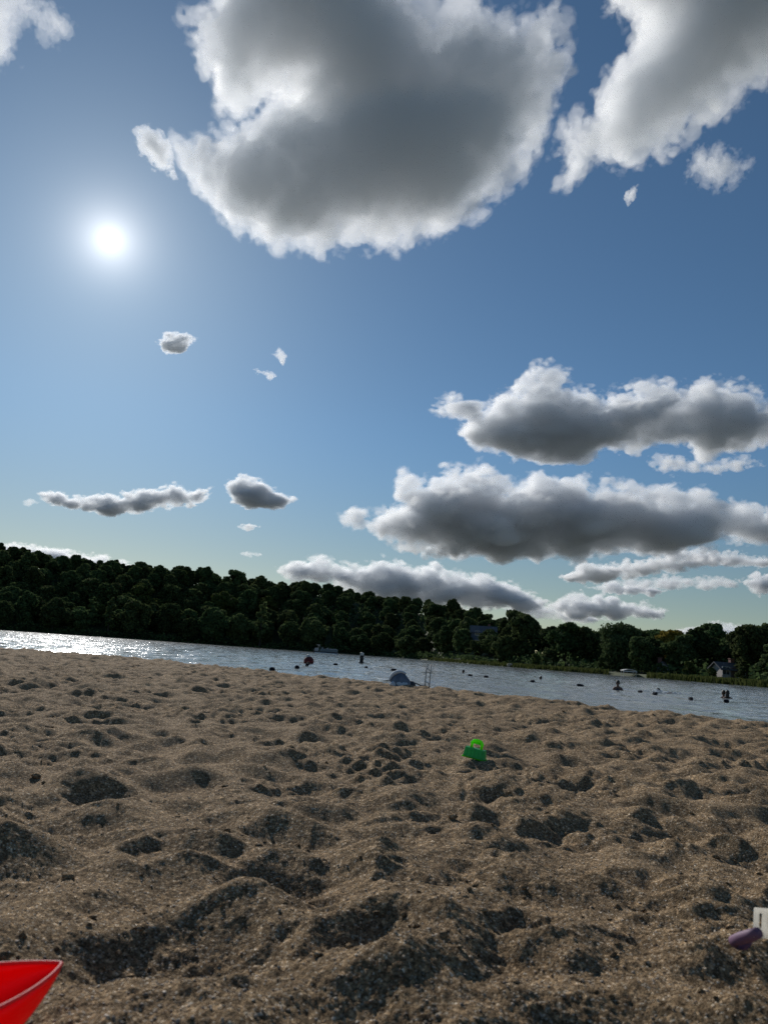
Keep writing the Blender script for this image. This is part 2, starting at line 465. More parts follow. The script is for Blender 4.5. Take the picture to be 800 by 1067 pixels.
# ------------------------------------------------------------------ the beach
CREST_PX = [(-260, 20.5), (-120, 19.5), (0, 18.5), (100, 18.9), (180, 18.3), (270, 15.8), (400, 13.8), (520, 12.1), (650, 10.3), (800, 9.2), (930, 8.4), (1100, 7.6)]
CREST = np.array([((px - 400) / F_PX * Y * 1.0, Y) for px, Y in CREST_PX], np.float32)


def crest_s(x, y):
    """signed distance past the crest line (positive towards the lake)"""
    cx = np.concatenate([[CREST[0, 0] - 40], CREST[:, 0], [CREST[-1, 0] + 40]])
    cyv = np.concatenate([[CREST[0, 1] + 8], CREST[:, 1], [CREST[-1, 1] - 10]])
    return (y - np.interp(x, cx, cyv)) * 0.78


CELL = 0.0125
RX0, RX1, RY0, RY1 = -13.5, 11.0, -1.0, 22.0
nx_ = int((RX1 - RX0) / CELL); ny_ = int((RY1 - RY0) / CELL)
NB = 2048
def tile2(T, shape, ox=0, oy=0):
    iy = (np.arange(shape[0]) + oy) % T.shape[0]; ix = (np.arange(shape[1]) + ox) % T.shape[1]
    return T[np.ix_(iy, ix)]
big = noise2(NB, 30, 170, 1.2, 21)
H = (0.012 * tile2(big, (ny_, nx_)) + 0.010 * tile2(noise2(NB, 18, 60, 1.0, 27), (ny_, nx_))).astype(np.float32)
warp = noise2(512, 8, 40, 0.8, 22); med0 = noise2(512, 3, 9, 0.8, 28)


def stamp(x, y, ang, la, lb, depth, rim, foot=True):
    R = la * 1.7
    i0 = int((x - R - RX0) / CELL); i1 = int((x + R - RX0) / CELL); j0 = int((y - R - RY0) / CELL); j1 = int((y + R - RY0) / CELL)
    if i0 < 0 or j0 < 0 or i1 >= nx_ or j1 >= ny_: return
    xs = RX0 + np.arange(i0, i1) * CELL - x; ys = RY0 + np.arange(j0, j1) * CELL - y
    X, Y = np.meshgrid(xs, ys)
    c, s = math.cos(ang), math.sin(ang)
    a = (X * c + Y * s) / la; b = (-X * s + Y * c) / lb
    if foot: b = b / (0.82 + 0.22 * np.sin(a * 2.6 + 0.4))          # narrow arch, wide ball
    ww = tile2(warp, a.shape, rng.integers(400), rng.integers(400))
    q = np.sqrt(a * a + b * b) * (1 + 0.22 * ww + 0.10 * tile2(med0, a.shape, rng.integers(400), rng.integers(400)))
    P = H[j0:j1, i0:i1]
    m = np.clip(1.25 - q, 0, 1); m = m * m * (3 - 2 * m)
    mean = float((P * m).sum() / (m.sum() + 1e-6))
    P += (mean - P) * m * 0.8
    dep = np.clip((1.02 - q) / 0.45, 0, 1); dep = dep * dep * (3 - 2 * dep)
    P -= depth * dep * (1 + 0.25 * a)
    P += rim * np.exp(-((q - 1.28) / 0.22) ** 2) * (0.6 + 0.5 * ww)


trails = []
for k in range(6400):
    y = RY0 + 0.4 + (RY1 - RY0 - 1) * rng.random(); x = RX0 + 0.5 + (RX1 - RX0 - 1) * rng.random()
    ang = rng.normal(1.2, 0.9)
    la = rng.uniform(0.06, 0.14); lb = la * rng.uniform(0.42, 0.75)
    d = rng.uniform(0.008, 0.027)
    stamp(x, y, ang, la, lb, d, d * rng.uniform(0.25, 0.6))
for k in range(80):                                                   # dug scoops and kicked hollows
    y = RY0 + 0.6 + (RY1 - RY0 - 1.2) * rng.random(); x = RX0 + 0.6 + (RX1 - RX0 - 1.2) * rng.random()
    la = rng.uniform(0.12, 0.24); stamp(x, y, rng.random() * 6, la, la * rng.uniform(0.6, 0.9), rng.uniform(0.02, 0.05), 0.02, False)
# hollows that can be told apart in the photograph: (px, py, half length, half width, heading, depth)
for px, py, la, lb, an, d in ((215, 882, .15, .10, 2.9, .075), (330, 905, .15, .085, 0.2, .055), (90, 868, .10, .07, 0.0, .05), (325, 826, .17, .10, .3, .06),
                              (572, 862, .11, .09, 0.5, .055), (665, 912, .18, .09, -.2, .06), (760, 915, .09, .08, .4, .06), (20, 910, .10, .06, .1, .03),
                              (165, 775, .20, .10, .1, .05), (230, 985, .10, .06, .7, .05), (640, 925, .07, .06, 0, .03), (120, 975, .10, .05, .9, .025),
                              (480, 915, .11, .07, .4, .04), (380, 985, .15, .09, .5, .05), (690, 990, .14, .07, -.1, .05), (700, 960, .09, .05, -.1, .03),
                              (100, 830, .12, .07, .2, .045), (540, 1010, .11, .07, .2, .04), (380, 840, .10, .07, .2, .04), (280, 865, .10, .06, .2, .04),
                              (590, 800, .16, .08, .1, .05), (440, 855, .2, .07, .6, .04), (715, 875, .07, .05, .2, .04), (700, 808, .2, .07, .1, .05)):
    p = on_plane(px, py, 0.0)
    stamp(p.x, p.y, an, la * .85, lb * .85, d * .46, d * 0.32, False)

H += (0.0125 * tile2(noise2(NB, 15, 42, 0.8, 29), (ny_, nx_))).astype(np.float32)      # trodden hummocks
# slump anything steeper than dry sand can stand
for it in range(48):
    for ax in (0, 1):
        dH = np.diff(H, axis=ax); lim = 0.42 * CELL
        ex = (np.abs(dH) - lim); mv = np.where(ex > 0, np.sign(dH) * ex * 0.25, 0).astype(np.float32)
        if ax == 0: H[:-1] += mv; H[1:] -= mv
        else: H[:, :-1] += mv; H[:, 1:] -= mv
med = noise2(NB, 5, 17, 0.9, 23)
fine = noise2(NB, 2.2, 6, 0.5, 24)
patchy = np.clip(0.75 + 0.5 * tile2(noise2(NB, 40, 200, 1.0, 25), (ny_, nx_)), 0.15, 1.6)
yy_ = (RY0 + np.arange(ny_) * CELL)[:, None]; patchy = patchy * np.clip(0.5 + 0.5 * (yy_ - 1.6) / 2.0, 0.5, 1.0)
H += (0.0046 * tile2(med, (ny_, nx_), 300, 900) * patchy + 0.0028 * np.exp(np.minimum(0.6 * tile2(fine, (ny_, nx_), 77, 501), 1.1)) * patchy).astype(np.float32)
grain2 = noise2(1024, 2.0, 9, 0.3, 26)          # finer grid, 2.2 mm cells, for the sand nearest the camera


def bil(T, fx, fy, wrap=False):
    ix = np.floor(fx).astype(int); iy = np.floor(fy).astype(int); tx = fx - ix; ty = fy - iy
    if wrap:
        ix %= T.shape[1]; iy %= T.shape[0]; ix1 = (ix + 1) % T.shape[1]; iy1 = (iy + 1) % T.shape[0]
    else:
        ix = np.clip(ix, 0, T.shape[1] - 2); iy = np.clip(iy, 0, T.shape[0] - 2); ix1 = ix + 1; iy1 = iy + 1
    return (T[iy, ix] * (1 - tx) + T[iy, ix1] * tx) * (1 - ty) + (T[iy1, ix] * (1 - tx) + T[iy1, ix1] * tx) * ty


def sand_base(x, y):
    s = crest_s(x, y)
    sp = np.maximum(s, 0)
    z = -0.14 * np.minimum(sp, 6) - 0.03 * np.maximum(np.minimum(sp, 40) - 6, 0)
    z = z - 0.015 * np.clip(sp * 2, 0, 1)
    return z + 0.018 * np.exp(-((s + 0.5) / 0.9) ** 2)


def sand_z(x, y):
    x = np.asarray(x, np.float32); y = np.asarray(y, np.float32)
    fade = np.clip((x - RX0) / 1.0, 0, 1) * np.clip((RX1 - x) / 1.0, 0, 1) * np.clip((y - RY0) / 0.6, 0, 1) * np.clip((RY1 - y) / 1.0, 0, 1)
    h = bil(H, (x - RX0) / CELL, (y - RY0) / CELL) * fade
    wet = np.clip(1 - crest_s(x, y) / 3.0, 0.0, 1)
    return sand_base(x, y) + h * wet


def sand_at(x, y): return float(sand_z(np.array([x]), np.array([y]))[0])


def on_sand(px, py):
    p = on_plane(px, py, 0.0)
    for _ in range(6):
        p = on_plane(px, py, sand_at(p.x, p.y))
    return p


th_dense = np.radians(np.arange(-36, 36.001, 0.085))
th = np.concatenate([np.radians(np.arange(-80, -36, 1.0)), th_dense, np.radians(np.arange(36.8, 80.5, 1.0))])
APY = -0.45
rr = [1.05]
while rr[-1] < 45: rr.append(rr[-1] * 1.0024 if rr[-1] < 3.4 else rr[-1] * 1.0042 if rr[-1] < 24 else rr[-1] * 1.03)
rr = np.array(rr)
TH, RR = np.meshgrid(th, rr)
SX = RR * np.sin(TH); SY = APY + RR * np.cos(TH)
SZ = sand_z(SX.ravel(), SY.ravel()).reshape(SX.shape)
nearw = np.clip((4.5 - RR) / 3.0, 0, 1)
SZ = SZ + 0.0011 * nearw * bil(grain2, SX.ravel() / 0.0026, SY.ravel() / 0.0026, True).reshape(SX.shape)
V = np.stack([SX, SY, SZ], -1).reshape(-1, 3)
nr, ntth = SX.shape
a = (np.arange(nr - 1)[:, None] * ntth + np.arange(ntth - 1)[None, :]).ravel()
Q = np.stack([a, a + 1, a + 1 + ntth, a + ntth], 1)[:, ::-1]


def sand_material():
    m, N, L, b = mat_new('sand')
    tc = N.new('ShaderNodeTexCoord')
    def nz(scale, det=3, rough=0.6):
        n = N.new('ShaderNodeTexNoise'); n.inputs['Scale'].default_value = scale; n.inputs['Detail'].default_value = det; n.inputs['Roughness'].default_value = rough
        L.new(tc.outputs['Object'], n.inputs['Vector']); return n
    def ramp(src, e):
        r = N.new('ShaderNodeValToRGB'); el = r.color_ramp.elements
        el[0].position, el[0].color = e[0][0], (*e[0][1], 1); el[1].position, el[1].color = e[-1][0], (*e[-1][1], 1)
        for p, c in e[1:-1]:
            x = el.new(p); x.color = (*c, 1)
        L.new(src, r.inputs[0]); return r
    # single grains: voronoi cells with their own tone
    v = N.new('ShaderNodeTexVoronoi'); v.inputs['Scale'].default_value = 330; L.new(tc.outputs['Object'], v.inputs['Vector'])
    sep = N.new('ShaderNodeSeparateColor'); L.new(v.outputs['Color'], sep.inputs[0])
    g = ramp(sep.outputs[0], [(0.0, (0.115, 0.080, 0.049)), (0.22, (0.20, 0.143, 0.088)), (0.62, (0.325, 0.236, 0.147)), (0.90, (0.47, 0.355, 0.235)), (0.965, (0.62, 0.55, 0.46)), (1.0, (0.75, 0.70, 0.62))])
    v2 = N.new('ShaderNodeTexVoronoi'); v2.inputs['Scale'].default_value = 120; L.new(tc.outputs['Object'], v2.inputs['Vector'])
    sep2 = N.new('ShaderNodeSeparateColor'); L.new(v2.outputs['Color'], sep2.inputs[0])
    g2 = ramp(sep2.outputs[1], [(0.0, (0.55, 0.52, 0.48)), (0.25, (0.80, 0.78, 0.76)), (0.75, (1.08, 1.05, 1.0)), (1.0, (2.0, 1.92, 1.82))])
    mx = N.new('ShaderNodeMix'); mx.data_type = 'RGBA'; mx.blend_type = 'MULTIPLY'; mx.inputs[0].default_value = 1.0
    L.new(g.outputs[0], mx.inputs[6]); L.new(g2.outputs[0], mx.inputs[7])
    n1 = nz(1.6, 4); g3 = ramp(n1.outputs[0], [(0.3, (0.84, 0.80, 0.74)), (0.7, (1.10, 1.05, 0.96))])
    mx2 = N.new('ShaderNodeMix'); mx2.data_type = 'RGBA'; mx2.blend_type = 'MULTIPLY'; mx2.inputs[0].default_value = 1.0
    L.new(mx.outputs[2], mx2.inputs[6]); L.new(g3.outputs[0], mx2.inputs[7])
    L.new(mx2.outputs[2], b.inputs['Base Color'])
    b.inputs['Roughness'].default_value = 0.95; b.inputs['Specular IOR Level'].default_value = 0.06
    n2 = nz(48, 8, 0.82); 
    bp1 = N.new('ShaderNodeBump'); bp1.inputs['Strength'].default_value = 0.65; bp1.inputs['Distance'].default_value = 0.016
    L.new(n2.outputs[0], bp1.inputs['Height'])
    bp2 = N.new('ShaderNodeBump'); bp2.inputs['Strength'].default_value = 0.7; bp2.inputs['Distance'].default_value = 0.003; bp2.invert = True
    L.new(v.outputs['Distance'], bp2.inputs['Height']); L.new(bp1.outputs[0], bp2.inputs['Normal'])
    L.new(bp2.outputs[0], b.inputs['Normal'])
    return m


M_sand = sand_material()
tag(obj_mesh('sand', mesh_np('sand', V, Q), M_sand), kind='structure')
# the rest of the beach, behind and beside the camera, a little lower under the sheet above
gx, gy = np.meshgrid(np.linspace(-60, 60, 121), np.linspace(-45, 12, 58))
gz = sand_base(gx.ravel(), gy.ravel()).reshape(gx.shape) - 0.09
V = np.stack([gx, gy, gz], -1).reshape(-1, 3)
n_ = gx.shape[1]; a = (np.arange(gx.shape[0] - 1)[:, None] * n_ + np.arange(n_ - 1)[None, :]).ravel()
tag(obj_mesh('beach', mesh_np('beach', V, np.stack([a, a + 1, a + 1 + n_, a + n_], 1)), M_sand), kind='structure')

# loose grit, pebbles and clods on the sand: nobody could count them
GRIT = True
if GRIT:
    bmg = bmesh.new(); bmesh.ops.create_icosphere(bmg, subdivisions=1, radius=1.0); bmg.verts.ensure_lookup_table()
    iv = np.array([v.co[:] for v in bmg.verts], np.float32); iff = np.array([[v.index for v in f.verts] for f in bmg.faces], np.int32); bmg.free()
    def scatter(n, r0_, r1_, smin, smax, squash, name, mat):
        u = rng.random(n); rad = 1.0 / (1 / r0_ + u * (1 / r1_ - 1 / r0_)); an = rng.uniform(-0.68, 0.68, n)
        x = rad * np.sin(an); y = rad * np.cos(an); z = sand_z(x, y)
        s = smin * (smax / smin) ** (rng.random(n) ** 2.2)
        A = iv[None] * (1 + 0.28 * rng.standard_normal((n, len(iv), 1)).astype(np.float32))
        A[:, :, 2] *= squash; A[:, :, 0] *= rng.uniform(0.8, 1.5, n)[:, None]
        cth = rng.uniform(0, 6.28, n); c, s_ = np.cos(cth)[:, None], np.sin(cth)[:, None]
        X = A[:, :, 0] * c - A[:, :, 1] * s_; Y = A[:, :, 0] * s_ + A[:, :, 1] * c
        Pp = np.stack([X * s[:, None] + x[:, None], Y * s[:, None] + y[:, None], A[:, :, 2] * s[:, None] + (z + s * squash * 0.3)[:, None]], -1).reshape(-1, 3)
        Fm = (iff[None] + (np.arange(n) * len(iv))[:, None, None]).reshape(-1, 3)
        return obj_mesh(name, mesh_np(name, Pp, Fm, smooth=True), mat)
    def grit_mat(name, lo, hi):
        m, N, L, b = mat_new(name)
        g = N.new('ShaderNodeNewGeometry'); r = N.new('ShaderNodeValToRGB')
        r.color_ramp.elements[0].color = (*lo, 1); r.color_ramp.elements[1].color = (*hi, 1)
        L.new(g.outputs['Random Per Island'], r.inputs[0]); L.new(r.outputs[0], b.inputs['Base Color']); b.inputs['Roughness'].default_value = 0.7
        return m
    tag(scatter(9000, 1.0, 7.0, 0.0010, 0.0032, 0.75, 'grit', grit_mat('grit', (0.10, 0.07, 0.05), (0.46, 0.37, 0.27))), 'coarse grit and tiny pebbles strewn over the sand', 'grit', kind='stuff')
    tag(scatter(420, 1.3, 12.0, 0.004, 0.015, 0.7, 'sand_clods', M_sand), 'small crumbly clods of sand kicked up between the footprints', 'clods', kind='stuff')

# ------------------------------------------------------------------ far shore and lake
SHORE_PX = [(-1500, 210), (-500, 235), (-200, 250), (0, 266), (140, 285), (270, 300), (400, 296), (450, 262), (500, 205), (560, 168), (650, 145), (730, 122), (800, 106), (900, 92), (1100, 76), (2300, 50)]
HILL_PX = [(-1500, 24), (-200, 25), (0, 29.5), (100, 26.5), (200, 26.5), (270, 25), (350, 25), (400, 22.5), (450, 18), (500, 12), (560, 4), (650, 2.0), (800, 1.5), (2300, 1.5)]
_sa = np.array([math.atan2((p - 400) / F_PX, 1.0) for p, _ in SHORE_PX]); _sd = np.array([d for _, d in SHORE_PX], float)
_ha = np.array([math.atan2((p - 400) / F_PX, 1.0) for p, _ in HILL_PX]); _hd = np.array([d for _, d in HILL_PX], float)


def shore_Y(az): return np.interp(az, _sa, _sd)
def hill_H(az): return np.interp(az, _ha, _hd)


def terr(az, s):
    """height at a distance s (along depth) behind the shore"""
    s = np.asarray(s, float)
    bank = np.where(s < 0, s * 0.12, np.minimum(s * 0.22, 0.45) + np.clip(s - 2, 0, 40) * 0.012)
    t = np.clip((s - 6) / 78.0, 0, 1); t = t * t * (3 - 2 * t)
    return WATER_Z + bank + hill_H(az) * t - 0.02 * np.clip(s - 110, 0, 500)


azs = np.radians(np.arange(-66, 66.01, 0.55)); ss = np.concatenate([np.linspace(-12, 8, 21), np.linspace(10, 120, 45), np.linspace(135, 900, 18)])
AZ, SS = np.meshgrid(azs, ss)
Yd = shore_Y(AZ) + SS
TX = Yd * np.tan(AZ); TZ = terr(AZ, SS)
n2_ = noise2(256, 4, 40, 1.0, 31)[:AZ.shape[0], :AZ.shape[1]] if AZ.shape[1] <= 256 else 0
TZ = TZ + 0.10 * n2_ * np.clip(SS / 10, 0, 6)
V = np.stack([TX, Yd, TZ], -1).reshape(-1, 3); n_ = AZ.shape[1]
a = (np.arange(AZ.shape[0] - 1)[:, None] * n_ + np.arange(n_ - 1)[None, :]).ravel()
m, Nn, Ll, b = mat_new('bank_grass')
tcn = Nn.new('ShaderNodeTexCoord'); nzn = Nn.new('ShaderNodeTexNoise'); nzn.inputs['Scale'].default_value = 0.35; nzn.inputs['Detail'].default_value = 8
crn = Nn.new('ShaderNodeValToRGB'); crn.color_ramp.elements[0].position = 0.3; crn.color_ramp.elements[1].position = 0.7
crn.color_ramp.elements[0].color = (0.030, 0.045, 0.012, 1); crn.color_ramp.elements[1].color = (0.085, 0.095, 0.028, 1)
Ll.new(tcn.outputs['Object'], nzn.inputs['Vector']); Ll.new(nzn.outputs[0], crn.inputs[0]); Ll.new(crn.outputs[0], b.inputs['Base Color']); b.inputs['Roughness'].default_value = 0.9
tag(obj_mesh('hills', mesh_np('hills', V, np.stack([a, a + 1, a + 1 + n_, a + n_], 1)), m), kind='structure')

bm = bmesh.new(); bmesh.ops.create_grid(bm, x_segments=40, y_segments=40, size=9000)
tag(obj_bm('lake_bed', bm, mat_plain('lake_bed', (0.05, 0.055, 0.045), 0.9, 0.3, 0.2), loc=(0, 0, -3.2)), kind='structure')

# lake surface: a polar sheet with real waves where they are large enough to see
tw = np.concatenate([np.radians(np.arange(-85, -34, 1.0)), np.radians(np.arange(-34, 34.01, 0.11)), np.radians(np.arange(35, 85.1, 1.0))])
rw = [7.5]
while rw[-1] < 330: rw.append(rw[-1] * 1.0042)
rw += [400, 600, 1200, 3000]
rw = np.array(rw); TW, RW = np.meshgrid(tw, rw)
WX = RW * np.sin(TW); WY = RW * np.cos(TW)
wv = noise2(1024, 7, 26, 0.9, 51)               # 0.09 m cells: waves of about 0.6 to 2.3 m
wv2 = noise2(1024, 3, 7, 0.4, 52)
amp = np.clip(rw / 25, 0.3, 1.0)[:, None]
WZ = WATER_Z + 0.010 * amp * bil(wv, (WX / 0.13).ravel(), (WY / 0.075).ravel(), True).reshape(WX.shape) + 0.004 * bil(wv2, (WX / 0.12).ravel(), (WY / 0.09).ravel(), True).reshape(WX.shape)
WZ = np.where(RW > 340, WATER_Z, WZ)
V = np.stack([WX, WY, WZ], -1).reshape(-1, 3); n_ = WX.shape[1]
a = (np.arange(WX.shape[0] - 1)[:, None] * n_ + np.arange(n_ - 1)[None, :]).ravel()
m, Nn, Ll, b = mat_new('lake_water')
b.inputs['Base Color'].default_value = (0.20, 0.212, 0.20, 1); b.inputs['Roughness'].default_value = 0.09; b.inputs['IOR'].default_value = 1.85; b.inputs['Specular IOR Level'].default_value = 0.9
tcn = Nn.new('ShaderNodeTexCoord'); mp = Nn.new('ShaderNodeMapping'); mp.inputs['Scale'].default_value = (1.0, 1.5, 1.0); mp.inputs['Rotation'].default_value = (0, 0, 0.25)
Ll.new(tcn.outputs['Object'], mp.inputs[0])
nzn = Nn.new('ShaderNodeTexNoise'); nzn.inputs['Scale'].default_value = 2.4; nzn.inputs['Detail'].default_value = 4; nzn.inputs['Roughness'].default_value = 0.55
Ll.new(mp.outputs[0], nzn.inputs['Vector'])
bpn = Nn.new('ShaderNodeBump'); bpn.inputs['Strength'].default_value = 0.5; bpn.inputs['Distance'].default_value = 0.09
Ll.new(nzn.outputs[0], bpn.inputs['Height']); Ll.new(bpn.outputs[0], b.inputs['Normal'])
# cat's paws: the breeze ruffles the surface in streaks
mp2 = Nn.new('ShaderNodeMapping'); mp2.inputs['Scale'].default_value = (1.5, 0.22, 1.0); mp2.inputs['Rotation'].default_value = (0, 0, 0.12); Ll.new(tcn.outputs['Object'], mp2.inputs[0])
nz2 = Nn.new('ShaderNodeTexNoise'); nz2.inputs['Scale'].default_value = 1.0; nz2.inputs['Detail'].default_value = 4; nz2.inputs['Roughness'].default_value = 0.7; Ll.new(mp2.outputs[0], nz2.inputs['Vector'])
mrb = Nn.new('ShaderNodeMapRange'); mrb.inputs[1].default_value = 0.36; mrb.inputs[2].default_value = 0.66; mrb.inputs[3].default_value = 0.05; mrb.inputs[4].default_value = 1.0
Ll.new(nz2.outputs[0], mrb.inputs[0]); Ll.new(mrb.outputs[0], bpn.inputs['Strength'])
mrr = Nn.new('ShaderNodeMapRange'); mrr.inputs[1].default_value = 0.36; mrr.inputs[2].default_value = 0.66; mrr.inputs[3].default_value = 0.06; mrr.inputs[4].default_value = 0.20
Ll.new(nz2.outputs[0], mrr.inputs[0]); Ll.new(mrr.outputs[0], b.inputs['Roughness'])
M_water = m
tag(obj_mesh('water', mesh_np('water', V, np.stack([a, a + 1, a + 1 + n_, a + n_], 1)[:, ::-1]), M_water), kind='structure')
# ==PART3==

# ------------------------------------------------------------------ trees
def leaf_mat(name, lo, hi, trans=0.25):
    m, N, L, b = mat_new(name)
    g = N.new('ShaderNodeNewGeometry'); r = N.new('ShaderNodeValToRGB')
    r.color_ramp.elements[0].color = (*lo, 1); r.color_ramp.elements[1].color = (*hi, 1)
    L.new(g.outputs['Random Per Island'], r.inputs[0])
    oi = N.new('ShaderNodeObjectInfo'); hv = N.new('ShaderNodeHueSaturation')
    mr = N.new('ShaderNodeMapRange'); mr.inputs[3].default_value = 0.7; mr.inputs[4].default_value = 1.35
    L.new(oi.outputs['Random'], mr.inputs[0]); L.new(mr.outputs[0], hv.inputs['Value'])
    mh = N.new('ShaderNodeMapRange'); mh.inputs[3].default_value = 0.48; mh.inputs[4].default_value = 0.525
    ml = N.new('ShaderNodeMath'); ml.operation = 'MULTIPLY'; ml.inputs[1].default_value = 7.31
    fr = N.new('ShaderNodeMath'); fr.operation = 'FRACT'
    L.new(oi.outputs['Random'], ml.inputs[0]); L.new(ml.outputs[0], fr.inputs[0]); L.new(fr.outputs[0], mh.inputs[0]); L.new(mh.outputs[0], hv.inputs['Hue'])
    L.new(r.outputs[0], hv.inputs['Color']); L.new(hv.outputs[0], b.inputs['Base Color'])
    b.inputs['Roughness'].default_value = 0.9; b.inputs['Specular IOR Level'].default_value = 0.05
    t = N.new('ShaderNodeBsdfTranslucent'); L.new(hv.outputs[0], t.inputs[0])
    mx = N.new('ShaderNodeMixShader'); mx.inputs[0].default_value = trans; o = N['Material Output']
    L.new(b.outputs[0], mx.inputs[1]); L.new(t.outputs[0], mx.inputs[2]); L.new(mx.outputs[0], o.inputs[0])
    return m


M_leaf = leaf_mat('foliage', (0.034, 0.053, 0.020), (0.118, 0.155, 0.058), 0.30)
M_leaf2 = leaf_mat('light_foliage', (0.040, 0.058, 0.016), (0.095, 0.120, 0.036))
M_yel = leaf_mat('yellow_foliage', (0.16, 0.12, 0.02), (0.30, 0.23, 0.05))
M_willow = leaf_mat('willow_foliage', (0.040, 0.060, 0.024), (0.090, 0.115, 0.048))
M_bark = mat_plain('bark', (0.060, 0.048, 0.036), 0.95, 0.35, 6.0)


def leaf_cloud(C, size, out_n):
    """irregular five-sided leaf sprays at points C, facing roughly along out_n"""
    n = len(C)
    nrm = out_n + 0.75 * rng.standard_normal((n, 3)); nrm /= np.linalg.norm(nrm, axis=1)[:, None] + 1e-9
    t = np.cross(nrm, rng.standard_normal((n, 3))); t /= np.linalg.norm(t, axis=1)[:, None] + 1e-9
    bt = np.cross(nrm, t)
    K = 5
    ang = np.arange(K) * 2 * PI / K + rng.uniform(-0.4, 0.4, (n, K))
    rad = size[:, None] * rng.uniform(0.5, 1.15, (n, K))
    P = C[:, None] + t[:, None] * (rad * np.cos(ang))[..., None] + bt[:, None] * (rad * np.sin(ang))[..., None] + nrm[:, None] * (size[:, None] * rng.uniform(-0.3, 0.3, (n, K)))[..., None]
    V = np.concatenate([C[:, None], P], 1).reshape(-1, 3)
    b = np.arange(n)[:, None] * (K + 1)
    F = np.stack([np.stack([b[:, 0], b[:, 0] + 1 + k, b[:, 0] + 1 + (k + 1) % K], 1) for k in range(K)], 1).reshape(-1, 3)
    return V, F


def tree_meshes(h, spread, trunk_h, nlobes, dens, lsize, kind='round'):
    """a crown of leaf sprays on lobes, and a tapered trunk with limbs reaching into the lobes"""
    lobes = []
    for i in range(nlobes):
        if kind == 'round':
            u = (i + 0.5) / nlobes; zz = trunk_h + (h - trunk_h) * (0.12 + 0.80 * u ** 0.9)
            prof = math.sin(PI * min(1, max(0.0, 0.16 + 0.80 * u))) ** 0.7
            an = i * 2.4 + rng.uniform(-0.6, 0.6); rd = spread * prof * rng.uniform(0.25, 0.80) * (0.25 if i == nlobes - 1 else 1)
            R = spread * rng.uniform(0.14, 0.42) * (0.65 + 0.35 * prof)
        elif kind == 'tall':
            u = (i + 0.5) / nlobes; zz = trunk_h + (h - trunk_h) * (0.08 + 0.86 * u); prof = 1 - 0.55 * u
            an = i * 2.4 + rng.uniform(-0.6, 0.6); rd = spread * prof * rng.uniform(0.2, 0.6); R = spread * rng.uniform(0.32, 0.48) * prof
        else:
            an = i * 2.4; rd = spread * rng.uniform(0.15, 0.62); zz = h * rng.uniform(0.60, 0.86) - 0.25 * rd; R = spread * rng.uniform(0.3, 0.45)
        lobes.append((np.array([rd * math.cos(an), rd * math.sin(an), zz]), R))
    Cs, Ns, Ss = [], [], []
    for c, R in lobes:
        n = int(dens * R * R)
        d = rng.standard_normal((n, 3)); d /= np.linalg.norm(d, axis=1)[:, None]
        rr_ = R * (0.45 + 0.58 * rng.random(n) ** 0.5)
        sq = np.array([1, 1, 0.78])
        bump = 1 + 0.30 * np.sin(d[:, 0] * 7 + c[0]) * np.sin(d[:, 1] * 6 + c[1]) * np.cos(d[:, 2] * 5)
        P = c + d * (rr_ * bump)[:, None] * sq
        if kind == 'willow': P[:, 2] -= np.where(rng.random(n) < 0.6, rng.random(n) ** 1.2 * h * 0.55, 0)
        Cs.append(P); Ns.append(d); Ss.append(lsize * rng.uniform(0.6, 1.35, n))
    C = np.concatenate(Cs); keep = C[:, 2] > 0.35
    V, F = leaf_cloud(C[keep], np.concatenate(Ss)[keep], np.concatenate(Ns)[keep])
    crown = mesh_np('crown', V, F, smooth=False)
    bm = bmesh.new(); r = h * 0.020
    top = trunk_h + (h - trunk_h) * 0.55
    sway = [Vector((rng.uniform(-.25, .25) * k, rng.uniform(-.25, .25) * k, z)) for k, z in ((0, -0.6), (0.3, trunk_h * 0.5), (0.8, trunk_h), (1.2, top))]
    add_tube(bm, sway, [r * 1.5, r * 1.1, r * 0.85, r * 0.3], 8)
    for c, R in lobes[::max(1, nlobes // 6)]:
        st = sway[2].lerp(sway[3], rng.random() * 0.6); e = Vector(c)
        add_tube(bm, [st, st.lerp(e, 0.5) + Vector((0, 0, 0.2)), e], [r * 0.5, r * 0.34, r * 0.12], 6)
    me = bpy.data.meshes.new('trunk'); bm.to_mesh(me); bm.free(); me.materials.append(M_bark)
    return crown, me


protos = []
for k in range(9):
    h = rng.uniform(10.5, 15.0); sp = rng.uniform(4.8, 6.6)
    protos.append(tree_meshes(h, sp, h * rng.uniform(0.05, 0.12), int(rng.integers(26, 36)), 120, 0.42))
talls = [tree_meshes(15.5, 3.6, 2.6, 12, 120, 0.42, 'tall') for _ in range(2)]
near_round = [tree_meshes(11.5, 5.0, 0.9, 24, 190, 0.32) for _ in range(3)]
bushy = [tree_meshes(5.2, 3.0, 0.5, 9, 200, 0.26) for _ in range(2)]
willow_m = tree_meshes(10.5, 5.0, 2.2, 14, 190, 0.28, 'willow')
lightm = [(c.copy(), t) for c, t in protos[:3]]
for c, t in protos + talls + near_round + bushy: c.materials.append(M_leaf)
for c, t in lightm: c.materials.append(M_leaf2)
willow_m[0].materials.append(M_willow)
yellow_m = (near_round[0][0].copy(), near_round[0][1]); yellow_m[0].materials.clear(); yellow_m[0].materials.append(M_yel)
lightbush = (bushy[0][0].copy(), bushy[0][1]); lightbush[0].materials.clear(); lightbush[0].materials.append(M_leaf2)


